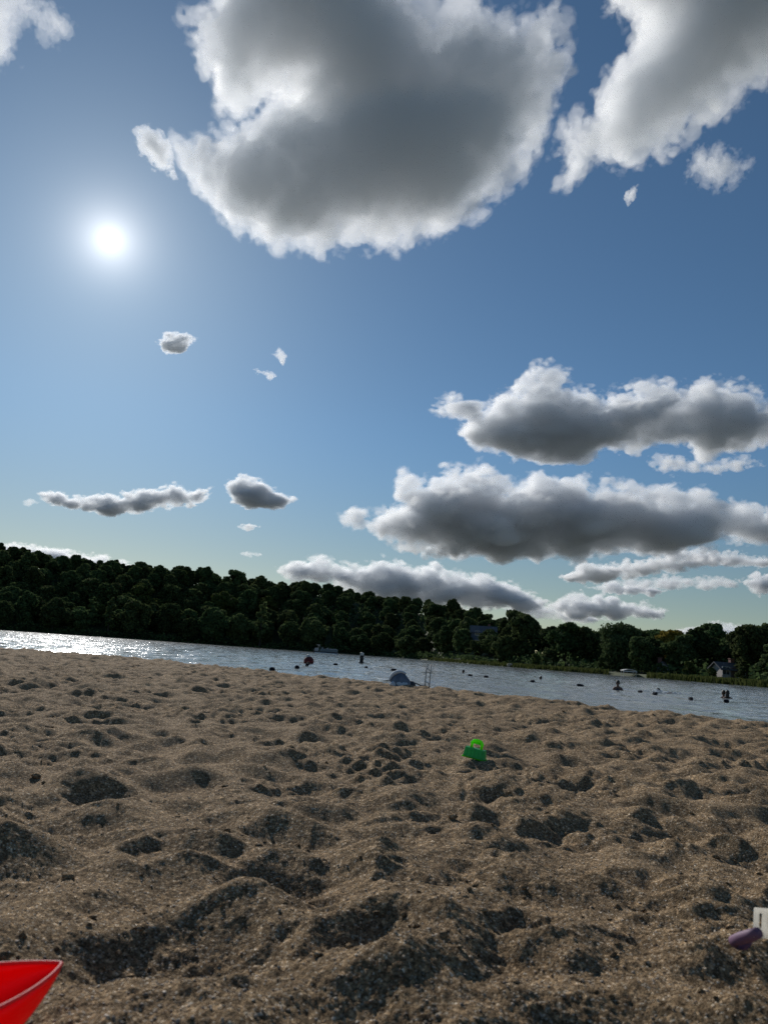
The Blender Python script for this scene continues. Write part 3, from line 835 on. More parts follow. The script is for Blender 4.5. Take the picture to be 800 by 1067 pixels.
def plant_tree(px, s, ms, label, scale=1.0, name='tree', group=None, sink=0.15, sz=None, cat='tree'):
    az = math.atan2((px - 400) / F_PX, 1.0); Y = float(shore_Y(az)) + s
    x = Y * math.tan(az); z = float(terr(az, s)) - sink
    o = empty(name, (x, Y, z), rng.uniform(0, 6.28)); o.scale = (scale, scale, sz or scale * rng.uniform(0.9, 1.1))
    tag(o, label, cat, group)
    obj_mesh('crown', ms[0], None, o); obj_mesh('trunk', ms[1], None, o)
    return o


HILLG = 'trees of the wood on the far hillside'
n_hill = 0
HL = 'dark green broadleaf tree in the dense wood that covers the far hillside'
for row, s0 in enumerate((4, 13, 22, 31, 40, 49, 58, 67, 77, 88)):
    px = -75.0 + (row % 2) * 12
    while px < 565 - row * 2:
        az = math.atan2((px - 400) / F_PX, 1.0); Yd_ = float(shore_Y(az)) + s0
        step = F_PX * (9.8 if row in (0, 1) else 11.2 if row < 8 else 5.6) * (0.86 if px > 340 else 1) / Yd_
        s = s0 + rng.uniform(-3, 3)
        if px > 455 and row < 1:
            px += step; continue
        if row < 7 and 501 < px < 521 and s < 44:      # the gap in which the grey house stands
            px += step; continue
        k = rng.random()
        ms = protos[int(rng.integers(9))] if k > 0.10 or row > 1 else talls[int(rng.integers(2))]
        if row in (2, 3, 4) and rng.random() < 0.16: ms = lightm[int(rng.integers(3))]
        sc = (rng.uniform(0.84, 1.10) if row < 5 else rng.uniform(0.80, 0.92)) * (0.70 if px > 480 else 0.76 if px > 340 else 1.0) * (0.70 if row > 7 and px < 340 else 0.82 if row > 7 else 1)
        plant_tree(px + rng.uniform(-4, 4), s, ms, HL, sc, 'broadleaf_tree', HILLG); n_hill += 1
        px += step
# trees of the lower right-hand shore: a back row and single trees one can tell apart
RG = 'trees behind the low right shore'
for row, (s0, st) in enumerate(((60, 8.5), (76, 7.0), (90, 6.0))):
    px = 545.0
    while px < 900:
        az = math.atan2((px - 400) / F_PX, 1.0); Yd_ = float(shore_Y(az)) + s0
        plant_tree(px + rng.uniform(-3, 3), s0 + rng.uniform(-4, 4), protos[int(rng.integers(9))], 'dark tree in the back row of the wood behind the low right shore', rng.uniform(0.60, 0.84), 'broadleaf_tree', RG); n_hill += 1
        px += F_PX * st / Yd_
nt_ = near_round
for px, s, ms, sc, lab, nm in (
        (553, 22, nt_[0], 1.02, 'big round dark tree standing forward of the wood, right of the grey house', 'round_tree'),
        (538, 26, nt_[1], 0.80, 'round tree leaning against the left side of the big round tree', 'round_tree'),
        (578, 14, bushy[0], 0.85, 'low pale shrub-like tree at the foot of the big round tree', 'small_tree'),
        (566, 10, lightbush, 0.62, 'small light green bush on the grass bank near the pale boulder', 'bush'),
        (596, 20, nt_[2], 0.95, 'second big round tree, lighter green, right of the big round dark tree', 'round_tree'),
        (615, 24, nt_[1], 0.86, 'medium tree on the right flank of the lighter green round tree', 'round_tree'),
        (632, 30, protos[4], 0.62, 'dark tree filling the dip before the willow', 'round_tree'),
        (655, 13, willow_m, 0.92, 'drooping willow behind the white boat lift', 'willow_tree'),
        (684, 18, protos[2], 0.72, 'tallest ragged-topped tree of the low right shore', 'tall_tree'),
        (674, 9, nt_[0], 0.60, 'rounded tree at the water right of the boat lift', 'round_tree'),
        (704, 34, yellow_m, 0.80, 'tree with yellowing leaves in the wood on the right', 'yellow_tree'),
        (716, 20, nt_[2], 0.72, 'dark tree just below and right of the yellowing tree', 'round_tree'),
        (733, 26, protos[6], 0.62, 'dark tree between the yellowing tree and the pale house', 'round_tree'),
        (746, 28, nt_[1], 0.66, 'dark tree rising behind the left end of the pale house', 'round_tree'),
        (767, 32, protos[1], 0.56, 'dark tree rising straight behind the pale house', 'round_tree'),
        (783, 22, nt_[0], 0.78, 'dark tree close to the right edge beside the pale house', 'round_tree'),
        (514, 27, nt_[0], 0.60, 'low round tree in front of the grey house', 'round_tree'),
        (803, 30, protos[3], 0.66, 'tree cut by the right edge of the view', 'round_tree'),
        (826, 20, nt_[2], 0.75, 'tree just past the right edge on the low shore', 'round_tree'),
        (530, 9, bushy[1], 0.62, 'low dark bush on the grass bank below the grey house', 'bush'),
        (503, 20, bushy[0], 1.0, 'dark bush hiding the foot of the grey house', 'bush'),
        (520, 26, nt_[2], 0.62, 'small round tree before the right half of the grey house', 'round_tree'),
        (693, 10, bushy[1], 0.5, 'low bush hiding the foot of the white shed', 'bush'),
        (747, 15, bushy[0], 0.42, 'dark bush at the left corner of the pale house', 'bush'),
        (778, 14, bushy[1], 0.45, 'dark bush at the right corner of the pale house', 'bush'),
        (640, 8, bushy[1], 0.70, 'low bush at the water left of the boat lift', 'bush'),
        (724, 12, lightbush, 0.55, 'light bush on the grass between the white gable and the pale house', 'bush')):
    plant_tree(px, s, ms, lab, sc, nm, None)
print('hill trees', n_hill)

# understory along the foot of the wood: shrubs nobody could count
nu = 26000
pu = np.concatenate([rng.uniform(-80, 470, nu * 2 // 5), rng.uniform(440, 880, nu - nu * 2 // 5)]); au = np.arctan2((pu - 400) / F_PX, 1.0)
su = np.where(pu < 455, rng.uniform(0.3, 9, nu), rng.uniform(8.5, 60, nu)); su = np.where((pu > 490) & (pu < 530) & (su > 18), rng.uniform(9, 16, nu), su); Yu = shore_Y(au) + su
su = np.where((pu > 744) & (pu < 784) & (su < 24), rng.uniform(26, 60, nu), su); Yu = shore_Y(au) + su
nh = 14000; ph = rng.uniform(-80, 560, nh); pu = np.concatenate([pu, ph]); su = np.concatenate([su, rng.uniform(40, 100, nh)]); nu += nh; au = np.arctan2((pu - 400) / F_PX, 1.0); Yu = shore_Y(au) + su
hum = noise2(512, 10, 60, 1.0, 61)[(su * 4).astype(int) % 512, (Yu * np.tan(au) * 2.2).astype(int) % 512]
top_u = np.clip(1.5 + 0.9 * hum, 0.25, 3.6) * np.where((su > 40) & (pu < 560), 1.8, 1.0)
Cu = np.stack([Yu * np.tan(au), Yu, terr(au, su) + top_u * rng.random(nu) ** 0.6], -1)
V, Fq_ = leaf_cloud(Cu, rng.uniform(.22, .48, nu) * np.where((su > 40) & (pu < 560), 1.8, 1.0), np.tile(np.array([[0, -.3, .8]]), (nu, 1)))
tag(obj_mesh('undergrowth', mesh_np('undergrowth', V, Fq_, False), M_leaf), 'dark undergrowth filling the foot of the far wood', 'undergrowth', kind='stuff')

# grass and reeds along the low bank
npt = 9000
pxs = np.concatenate([rng.uniform(455, 640, npt // 2), rng.uniform(680, 880, npt // 2)]); azg = np.arctan2((pxs - 400) / F_PX, 1.0)
sg = rng.uniform(-0.3, 9, npt) ** 1.0; Yg = shore_Y(azg) + sg
Pb = np.stack([Yg * np.tan(azg), Yg, terr(azg, sg) - 0.05], -1); hh = rng.uniform(0.25, 0.8, npt) * np.where(sg < 1.5, 1.25, 0.75); wd = rng.uniform(0.10, 0.25, npt)
dx = rng.uniform(-0.25, 0.25, (npt, 2)) * hh[:, None]; an = rng.uniform(0, PI, npt)
e = np.stack([np.cos(an) * wd, np.sin(an) * wd, 0 * wd], -1); tip = np.stack([dx[:, 0], dx[:, 1], hh], -1)
V = np.stack([Pb - e, Pb + e, Pb + tip + e * 0.25, Pb + tip - e * 0.4], 1).reshape(-1, 3)
M_grass = leaf_mat('grass', (0.035, 0.050, 0.014), (0.085, 0.098, 0.030), 0.3)
tag(obj_mesh('bank_grass', mesh_np('bank_grass', V, np.arange(npt * 4).reshape(-1, 4), False), M_grass), 'tall grass along the edge of the low far bank', 'grass', kind='stuff')

# ------------------------------------------------------------------ houses, boat lift, boulder on the far shore
M_white = mat_plain('white_paint', (0.50, 0.50, 0.48), 0.6, 0.08, 3); M_cream = mat_plain('pale_siding', (0.42, 0.38, 0.36), 0.7, 0.08, 2)
M_grey = mat_plain('grey_siding', (0.085, 0.105, 0.14), 0.7, 0.1, 2); M_roof = mat_plain('shingles', (0.10, 0.10, 0.11), 0.9, 0.25, 3)
M_win = mat_plain('window_glass', (0.03, 0.04, 0.05), 0.08); M_door = mat_plain('door_paint', (0.12, 0.07, 0.05), 0.5)
M_dark = mat_plain('dark_metal', (0.05, 0.05, 0.055), 0.45, metal=0.3); M_alu = mat_plain('aluminium', (0.55, 0.56, 0.58), 0.35, metal=0.9)


def place(px, s):
    az = math.atan2((px - 400) / F_PX, 1.0); Y = float(shore_Y(az)) + s
    return Vector((Y * math.tan(az), Y, float(terr(az, s))))


def house(px, s, rz, W, D_, Hh, rise, wall, label, name='house', siding=True, storeys=1, nwin=3):
    p = place(px, s); o = empty(name, p - Vector((0, 0, 0.3)), rz); tag(o, label, 'house')
    bm = bmesh.new(); add_box(bm, (0, 0, Hh / 2), (W, D_, Hh))
    v = [bm.verts.new(q) for q in ((-W / 2 + .003, -D_ / 2 + .003, Hh), (-W / 2 + .003, D_ / 2 - .003, Hh), (-W / 2 + .003, 0, Hh + rise - .05))]; bm.faces.new(v)
    v = [bm.verts.new(q) for q in ((W / 2 - .003, -D_ / 2 + .003, Hh), (W / 2 - .003, D_ / 2 - .003, Hh), (W / 2 - .003, 0, Hh + rise - .05))]; bm.faces.new(v)
    if siding:
        z = 0.35
        while z < Hh - 0.1:
            add_box(bm, (0, -D_ / 2 - 0.012, z), (W, 0.024, 0.05)); z += 0.32
    obj_bm('wall', bm, wall, o)
    bm = bmesh.new(); ov = 0.45
    for sg_ in (-1, 1):
        q = [(-W / 2 - ov, sg_ * (D_ / 2 + ov), Hh - ov * rise / (D_ / 2)), (W / 2 + ov, sg_ * (D_ / 2 + ov), Hh - ov * rise / (D_ / 2)), (W / 2 + ov, 0, Hh + rise), (-W / 2 - ov, 0, Hh + rise)]
        A = [bm.verts.new(Vector(c) + Vector((0, 0, .02))) for c in q]; B = [bm.verts.new(Vector(c) + Vector((0, 0, .20))) for c in q]
        bm.faces.new(A); bm.faces.new(B)
        for i in range(4): bm.faces.new((A[i], A[(i + 1) % 4], B[(i + 1) % 4], B[i]))
    rf = obj_bm('roof', bm, M_roof, o)
    bm = bmesh.new(); add_box(bm, (W * 0.22, D_ * 0.12, Hh + rise), (0.7, 0.7, 1.6)); add_box(bm, (W * 0.22, D_ * 0.12, Hh + rise + .85), (0.86, 0.86, 0.12)); obj_bm('chimney', bm, mat_plain('brick', (0.20, 0.10, 0.08), 0.9, 0.3, 5), rf)
    for st in range(storeys):
        zc = 1.6 + st * 2.7
        for k in range(nwin):
            x = (k + 0.5) / nwin * W - W / 2
            if st == 0 and k == nwin // 2:
                bm = bmesh.new(); add_box(bm, (x, -D_ / 2 - 0.05, 1.15), (1.0, 0.09, 2.1)); d = obj_bm('door', bm, M_door, o)
                bm = bmesh.new(); add_sph(bm, (x + 0.38, -D_ / 2 - 0.13, 1.1), 0.05, 8); obj_bm('handle', bm, M_alu, d); continue
            bm = bmesh.new()
            for (cx, cz, sx, sz_) in ((x, zc + .66, 1.4, .1), (x, zc - .66, 1.4, .1), (x - .65, zc, .1, 1.22), (x + .65, zc, .1, 1.22), (x, zc, .05, 1.22)): add_box(bm, (cx, -D_ / 2 - 0.05, cz), (sx, 0.11, sz_))
            wn = obj_bm('window', bm, M_white, o)
            bm = bmesh.new(); add_box(bm, (x, -D_ / 2 - 0.03, zc), (1.2, 0.03, 1.2)); obj_bm('pane', bm, M_win, wn)
    return o


house(511, 40, math.radians(-8), 7.4, 6.0, 4.6, 1.9, M_grey, 'blue-grey two-storey house half hidden in the dark wood', storeys=2, nwin=2)
house(763, 20, math.radians(6), 4.2, 3.6, 1.9, 1.0, M_cream, 'pale house with two windows under the trees near the right edge')
house(695, 15, math.radians(82), 2.4, 2.0, 1.7, 0.9, M_white, 'small white gabled shed at the water right of the boat lift', 'shed', True, 1, 2)

# boat lift with a pale canopy
p = place(661, -1.0); o = empty('boat_lift', (p.x, p.y, WATER_Z - 0.6), math.radians(-10)); tag(o, 'boat lift with a white canopy roof standing on posts at the far shore', 'boat lift'); o.scale = (.85, .85, .8)
bm = bmesh.new()
q = []
for i in range(9):
    t = -1 + i / 4; q.append((t * 1.35, 2.25 - 0.28 * t * t))
A = [[bm.verts.new((x, yy, z)) for x, z in q] for yy in (-2.4, 2.4)]; B = [[bm.verts.new((x, yy, z + 0.10)) for x, z in q] for yy in (-2.4, 2.4)]
for i in range(8):
    bm.faces.new((A[0][i], A[0][i + 1], A[1][i + 1], A[1][i])); bm.faces.new((B[0][i], B[0][i + 1], B[1][i + 1], B[1][i]))
    for k in (0, 1): bm.faces.new((A[k][i], A[k][i + 1], B[k][i + 1], B[k][i]))
for k in (0, 8): bm.faces.new((A[0][k], A[1][k], B[1][k], B[0][k]))
for yy in (-2.4, 2.4): add_box(bm, (0, yy, 1.86), (2.7, .05, .22))
obj_bm('canopy', bm, M_white, o)
for sx in (-1.25, 1.25):
    for sy in (-1.9, 1.9):
        bm = bmesh.new(); add_cyl(bm, (sx, sy, -0.6), (sx, sy, 1.95), 0.05); obj_bm('post', bm, M_alu, o)
bm = bmesh.new()
for sx in (-1.25, 1.25): add_box(bm, (sx, 0, 0.75), (.10, 3.7, .12))
for sy in (-1.4, 1.4): add_box(bm, (0, sy, 0.72), (2.4, .10, .10))
obj_bm('cradle', bm, M_alu, o)

p = place(540, 0.6); bm = bmesh.new(); vs_ = add_sph(bm, (0, 0, 0.2), (0.85, 0.6, 0.5), 20)
for v in bm.verts: v.co *= 1 + 0.22 * math.sin(v.co.x * 5 + 1) * math.cos(v.co.z * 7 + v.co.y * 4)
tag(obj_bm('boulder', bm, mat_plain('stone', (0.34, 0.29, 0.22), 0.9, 0.25, 3), loc=tuple(p)), 'pale tan boulder on the grass bank at the water', 'boulder')

# ------------------------------------------------------------------ pontoon boat
M_blue = mat_plain('boat_panel', (0.10, 0.14, 0.17), 0.35, 0.05, 2); M_seat = mat_plain('seat_vinyl', (0.36, 0.36, 0.37), 0.7)
bx = at_depth(340, hor(340), 213.0).x
BT = empty('pontoon_boat', (bx, 213.0, WATER_Z), math.radians(3)); tag(BT, 'small grey pontoon boat with a dark hull lying off the wooded shore', 'boat')
for sy in (-0.85, 0.85):
    bm = bmesh.new(); add_cyl(bm, (-3.1, sy, 0.05), (2.6, sy, 0.05), 0.30, seg=18); add_cyl(bm, (2.6, sy, 0.05), (3.25, sy, 0.16), 0.30, 0.06, 18); obj_bm('pontoon', bm, M_alu, BT, smooth=False)
bm = bmesh.new(); add_box(bm, (0, 0, 0.42), (6.3, 2.4, 0.12)); obj_bm('deck', bm, M_dark, BT, bevel=.02)
for sy in (-1.16, 1.16):
    bm = bmesh.new(); add_box(bm, (0.72, sy, 0.83), (4.7, 0.05, 0.68)); pn = obj_bm('side_panel', bm, M_blue, BT, bevel=.01)
    bm = bmesh.new(); add_tube(bm, [(-1.65, sy, .5), (-1.65, sy, 1.2), (3.07, sy, 1.2), (3.07, sy, .5)], .025); obj_bm('rail', bm, M_alu, pn)
bm = bmesh.new(); add_box(bm, (3.1, 0, .83), (.05, 2.2, .68)); obj_bm('front_gate', bm, M_blue, BT)
for cx, w_ in ((1.9, 1.9), (-2.6, 1.0)):
    bm = bmesh.new(); add_box(bm, (cx, -0.8, .72), (w_, .6, .42)); add_box(bm, (cx, -1.02, 1.12), (w_, .16, .5)); obj_bm('bench_seat', bm, M_seat, BT, bevel=.05)
bm = bmesh.new(); add_box(bm, (-2.75, 0, .9), (.75, 2.1, .85)); obj_bm('stern_box', bm, M_seat, BT, bevel=.06)
bm = bmesh.new(); add_box(bm, (0.3, -0.35, .95), (.6, .8, 1.0)); add_box(bm, (.42, -.35, 1.55), (.06, .75, .4), Matrix.Rotation(-.4, 3, 'Y')); obj_bm('helm_console', bm, M_seat, BT, bevel=.04)
bm = bmesh.new(); add_tube(bm, [Vector((.02, -.35 + .2 * math.cos(t), 1.35 + .2 * math.sin(t))) for t in np.arange(12) * PI / 6], .018, 6, True); add_cyl(bm, (.02, -.35, 1.35), (.2, -.35, 1.35), .02); obj_bm('steering_wheel', bm, M_dark, BT)
bm = bmesh.new(); add_cyl(bm, (-.7, -.35, .48), (-.7, -.35, .85), .06); add_box(bm, (-.7, -.35, .95), (.55, .55, .16)); add_box(bm, (-.98, -.35, 1.35), (.14, .55, .75), Matrix.Rotation(-.12, 3, 'Y')); obj_bm('captain_chair', bm, M_seat, BT, bevel=.03)
bm = bmesh.new()
for sy in (-1.1, 1.1): add_tube(bm, [(-2.2, sy, .5), (-2.2, sy, 2.15)], .025); add_tube(bm, [(-.9, sy, 1.2), (-2.2, sy, 2.1)], .02)
obj_bm('canopy_frame', bm, M_alu, BT)
bm = bmesh.new(); add_box(bm, (-2.2, 0, 2.2), (.95, 2.35, .12)); obj_bm('folded_canopy', bm, M_white, BT, bevel=.04)
bm = bmesh.new(); add_box(bm, (-3.35, 0, .75), (.42, .38, .55)); add_box(bm, (-3.35, 0, .2), (.2, .14, .7)); add_box(bm, (-3.3, 0, -.3), (.4, .04, .4)); obj_bm('outboard_motor', bm, M_dark, BT, bevel=.06)

# ------------------------------------------------------------------ buoys and the swim rope
M_red = mat_plain('buoy_red', (0.10, 0.012, 0.010), 0.8, 0.15, 5); M_float = mat_plain('float_plastic', (0.012, 0.014, 0.020), 0.9); M_float.node_tree.nodes['Principled BSDF'].inputs['Specular IOR Level'].default_value = 0.1
M_rope = mat_plain('rope', (0.25, 0.22, 0.16), 0.9)
bp = on_plane(321.5, 691.5, WATER_Z)
B1 = empty('ball_buoy', (bp.x, bp.y, WATER_Z), 0.3); tag(B1, 'dark red ball buoy with a white cap at the left end of the swim rope', 'buoy')
R1 = 0.29
bm = bmesh.new(); add_sph(bm, (0, 0, 0.13), R1, 28); obj_bm('ball', bm, M_red, B1, smooth=True)
bm = bmesh.new(); add_cyl(bm, (-.05, 0, .36), (-.10, 0, .50), .13, .07, 20); add_tube(bm, [Vector((-.10 + .06 * math.cos(t), 0, .52 + .05 * math.sin(t))) for t in np.arange(10) * PI / 5], .015, 6, True); obj_bm('cap', bm, M_white, B1)
bm = bmesh.new()
add_tube(bm, [Vector((R1 * 1.01 * math.cos(t), R1 * 1.01 * math.sin(t), .13)) for t in np.arange(28) * 2 * PI / 28], .02, 6, True); obj_bm('seam', bm, mat_plain('buoy_seam', (0.25, 0.02, 0.015), 0.5), B1)

sp_ = on_plane(376.5, 691.0, WATER_Z)
M_black = mat_plain('black_plastic', (0.012, 0.013, 0.015), 0.8)
B2 = empty('spar_buoy', (sp_.x, sp_.y, WATER_Z)); tag(B2, 'upright dark post buoy with a white top standing in the lake', 'buoy')
bm = bmesh.new(); add_cyl(bm, (0, 0, -.4), (0, 0, .62), .15, seg=20); obj_bm('post', bm, M_black, B2)
bm = bmesh.new(); add_cyl(bm, (0, 0, .623), (0, 0, .80), .155, .15, 20); add_sph(bm, (0, 0, .80), (.15, .15, .06), 20); obj_bm('top_band', bm, M_white, B2)
bm = bmesh.new(); add_cyl(bm, (0, 0, -.06), (0, 0, .07), .24, seg=20); obj_bm('collar', bm, M_black, B2)


def swim_rope(pts, gaps, label, frad=0.085, flen=0.26):
    """rope lying on the water through pts with slim floats strung on it"""
    P = [Vector((x, y, WATER_Z + 0.03)) for x, y in pts]
    o = empty('swim_rope', P[0]); tag(o, label, 'rope', 'swim ropes')
    bm = bmesh.new(); add_tube(bm, [p - P[0] - Vector((0, 0, .02)) for p in P], .006, 6); obj_bm('rope', bm, M_rope, o)
    tot = [0.0]
    for a_, b_ in zip(P, P[1:]): tot.append(tot[-1] + (b_ - a_).length)
    proto = None; d = gaps[0]; k = 0
    while d < tot[-1] - .3:
        i = max(j for j in range(len(P) - 1) if tot[j] <= d); t = (d - tot[i]) / (tot[i + 1] - tot[i])
        p = P[i].lerp(P[i + 1], t) - P[0]; di = (P[i + 1] - P[i]).normalized()
        if proto is None:
            bm = bmesh.new(); add_cyl(bm, (-flen / 2 + .06, 0, 0), (flen / 2 - .06, 0, 0), frad, seg=14)
            for sx in (-1, 1): add_cyl(bm, (sx * (flen / 2 - .06), 0, 0), (sx * flen / 2, 0, 0), frad, .03, 14)
            f = proto = obj_bm('float', bm, M_float, o)
        else:
            f = proto.copy(); COL.objects.link(f); f.parent = o
        f.location = p + Vector((0, 0, .02)); f.rotation_euler = (0, rng.uniform(-.06, .06), math.atan2(di.y, di.x))
        d += gaps[1 + k % (len(gaps) - 1)]; k += 1
    return o


def wp(px, py): q = on_plane(px, py, WATER_Z); return (q.x, q.y)
swim_rope([(bp.x, bp.y), wp(319.2, 694.9), wp(316, 695.9), wp(305, 697.2), wp(287, 698.9), wp(273, 700.2), wp(262, 701)], [2.2, .55, 3.6, 6.5, 5.5, 6], 'string of small dark floats running from the red ball buoy toward the beach', .085, .34)
swim_rope([(bp.x, bp.y), wp(355, 693.4), wp(400, 698.2), wp(437, 700.6), wp(447, 701.3), wp(480, 703.6), wp(527, 708.0), wp(562, 711.6), wp(589, 714), wp(609, 715.6), wp(650, 720), wp(700, 726.2), wp(723, 730.2), wp(738, 730.4), wp(752, 731.9), wp(795, 733), wp(840, 740)],
          [1.9, 3.6, 2.6, 4.4, 1.2], 'long swim rope with dark floats curving across the lake to the right', .06, .30)

# ------------------------------------------------------------------ swimmers
M_skin = mat_plain('skin', (0.15, 0.085, 0.060), 0.75); M_hair = mat_plain('hair', (0.02, 0.014, 0.010), 0.6); M_hairb = mat_plain('brown_hair', (0.06, 0.035, 0.02), 0.6)
M_suit = mat_plain('dark_swimwear', (0.015, 0.02, 0.035), 0.6)


def swimmer(px, py, out_h, label, heading=0.0, arm=None, lean=0.0, hair=M_hair, suit=False, long_hair=False):
    """a bather in the water: out_h is how far the crown of the head stands above the surface"""
    g = on_plane(px, py, WATER_Z)
    top = out_h
    sh = top - 0.30; hip = sh - 0.50
    verts, edges, rad = [], [], []
    def add(p, r, par=None):
        verts.append(p); rad.append(r)
        if par is not None: edges.append((par, len(verts) - 1))
        return len(verts) - 1
    pel = add((0, 0.0, hip), .145); ch = add((0, -.01, sh - .20), .150, pel); up = add((0, 0, sh - .06), .125, ch); nk = add((0, .0, sh + .035), .055, up); hb = add((0, .015, sh + .09), .062, nk)
    h1 = add((0, .02, sh + .16), .088, hb); h2 = add((0, .0, sh + .235), .084, h1)
    for sx in (-1, 1):
        s1 = add((sx * .175, 0, sh - .07), .065, up)
        if arm and sx == arm:
            e1 = add((sx * .40, .10, sh - .02), .045, s1); w1 = add((sx * .58, .26, sh + .06), .032, e1); hd = add((sx * .64, .34, sh + .05), .030, w1)
        else:
            e1 = add((sx * .30, .12, sh - .30), .047, s1); w1 = add((sx * .33, .34, sh - .36), .034, e1); hd = add((sx * .34, .43, sh - .36), .030, w1)
        for f_ in range(4): k1 = add((verts[hd][0] + (f_ - 1.5) * .020, verts[hd][1] + .07, verts[hd][2]), .010, hd); add((verts[hd][0] + (f_ - 1.5) * .024, verts[hd][1] + .115, verts[hd][2] - .02), .008, k1)
        add((verts[hd][0] - sx * .05, verts[hd][1] + .03, verts[hd][2]), .011, hd)
        hp = add((sx * .10, .0, hip - .06), .105, pel); kn = add((sx * .12, .10, hip - .48), .066, hp); an_ = add((sx * .12, .0, hip - .88), .045, kn); add((sx * .13, .15, hip - .93), .04, an_)
    me = bpy.data.meshes.new('person'); me.from_pydata(verts, edges, []); me.update()
    o = bpy.data.objects.new('person', me); COL.objects.link(o)
    md = o.modifiers.new('skin', 'SKIN'); sk = me.skin_vertices[0].data
    for i, r in enumerate(rad): sk[i].radius = (r, r); sk[i].use_root = (i == 0)
    sd_ = o.modifiers.new('sub', 'SUBSURF'); sd_.levels = 1; sd_.render_levels = 2
    dg = bpy.context.evaluated_depsgraph_get(); ev = o.evaluated_get(dg); body = bpy.data.meshes.new_from_object(ev)
    o.modifiers.clear(); o.data = body; body.materials.clear(); body.materials.append(M_skin)
    for p in body.polygons: p.use_smooth = True
    o.location = (g.x, g.y, WATER_Z); o.rotation_euler = (lean, 0, heading); o.scale = (.84, .84, .9)
    tag(o, label, 'person', 'bathers in the lake')
    bm = bmesh.new(); vv = add_sph(bm, (0, -.012, sh + .205), (.098, .108, .112), 18)
    bmesh.ops.delete(bm, geom=[v for v in bm.verts if v.co.z < sh + .16 and v.co.y > 0.02], context='VERTS')
    if long_hair: add_sph(bm, (0, -.07, sh + .08), (.09, .05, .15), 12)
    obj_bm('hair', bm, hair, o, smooth=True)
    bm = bmesh.new(); add_sph(bm, (0, .108, sh + .145), (.016, .022, .026), 8); obj_bm('nose', bm, M_skin, o, smooth=True)
    for sx in (-1, 1):
        bm = bmesh.new(); add_sph(bm, (sx * .092, .015, sh + .15), (.014, .026, .034), 8); obj_bm('ear', bm, M_skin, o, smooth=True)
        bm = bmesh.new(); add_sph(bm, (sx * .034, .088, sh + .172), .013, 8); obj_bm('eye', bm, M_hair, o, smooth=True)
    bm = bmesh.new(); add_sph(bm, (0, .100, sh + .105), (.024, .010, .006), 8); obj_bm('mouth', bm, M_suit, o, smooth=True)
    if suit:
        bm = bmesh.new(); add_sph(bm, (0, -.005, sh - .25), (.205, .150, .24), 18); obj_bm('swimwear', bm, M_suit, o, smooth=True)
    return o


swimmer(643.2, 719.2, 0.46, 'lone bather standing shoulder-deep in the lake, head and shoulders dark against the water', PI * .9, suit=True)
swimmer(686.2, 721.8, 0.22, 'bather swimming with one arm stretched out in a small splash', -1.4, arm=1, lean=0.25)
swimmer(753.4, 727.4, 0.36, 'left one of two bathers close together in the lake', 0.4, hair=M_hairb)
swimmer(757.4, 727.8, 0.37, 'right one of two bathers close together in the lake', -0.5, suit=True, long_hair=True)
swimmer(482.3, 701.4, 0.24, 'bather far out beside the swim rope, only the head showing', 2.2)
swimmer(563.0, 708.0, 0.22, 'farthest bather, a small dark head beyond the swim rope', 0.2)

# splash at the swimming bather
g = on_plane(688.5, 722.2, WATER_Z); n = 90
Pp = np.stack([rng.normal(0, .45, n), rng.normal(0, .2, n), np.abs(rng.normal(0, .05, n))], -1)
bmg = bmesh.new(); bmesh.ops.create_icosphere(bmg, subdivisions=1, radius=1.0); iv2 = np.array([v.co[:] for v in bmg.verts]); bmg.verts.ensure_lookup_table(); if2 = np.array([[v.index for v in f.verts] for f in bmg.faces]); bmg.free()
ssz = rng.uniform(.012, .045, n)
V = (Pp[:, None] + iv2[None] * ssz[:, None, None] * np.array([1.5, 1, .6])).reshape(-1, 3); Fm = (if2[None] + (np.arange(n) * len(iv2))[:, None, None]).reshape(-1, 3)
tag(obj_mesh('splash', mesh_np('splash', V, Fm), mat_plain('foam', (0.8, 0.82, 0.83), 0.4), loc=(g.x, g.y, WATER_Z + .01)), 'white splash of water round the swimming bather', 'splash', kind='stuff')

# ------------------------------------------------------------------ things on the crest of the beach
def crest_point(px):
    best = None
    for Y in np.arange(7, 20, .05):
        x = (px - 400) / F_PX * Y * 1.0; x = at_depth(px, hor(px), Y).x; z = sand_at(x, Y); e = (z - CAM_H) / Y
        if best is None or e > best[0]: best = (e, x, Y, z)
    return Vector(best[1:])


M_navy = mat_plain('navy_cloth', (0.11, 0.15, 0.21), 0.85, 0.35, 9); M_pale = mat_plain('pale_cloth_and_sun_rim', (0.50, 0.56, 0.62), 0.85, 0.15, 8)
p = crest_point(418) - Vector((0, .12, 0))
o = empty('beach_bundle', (p.x, p.y, p.z - 0.015), -0.1); tag(o, 'rounded navy and pale blue bundle of towels lying on the crest of the sand', 'towel bundle')


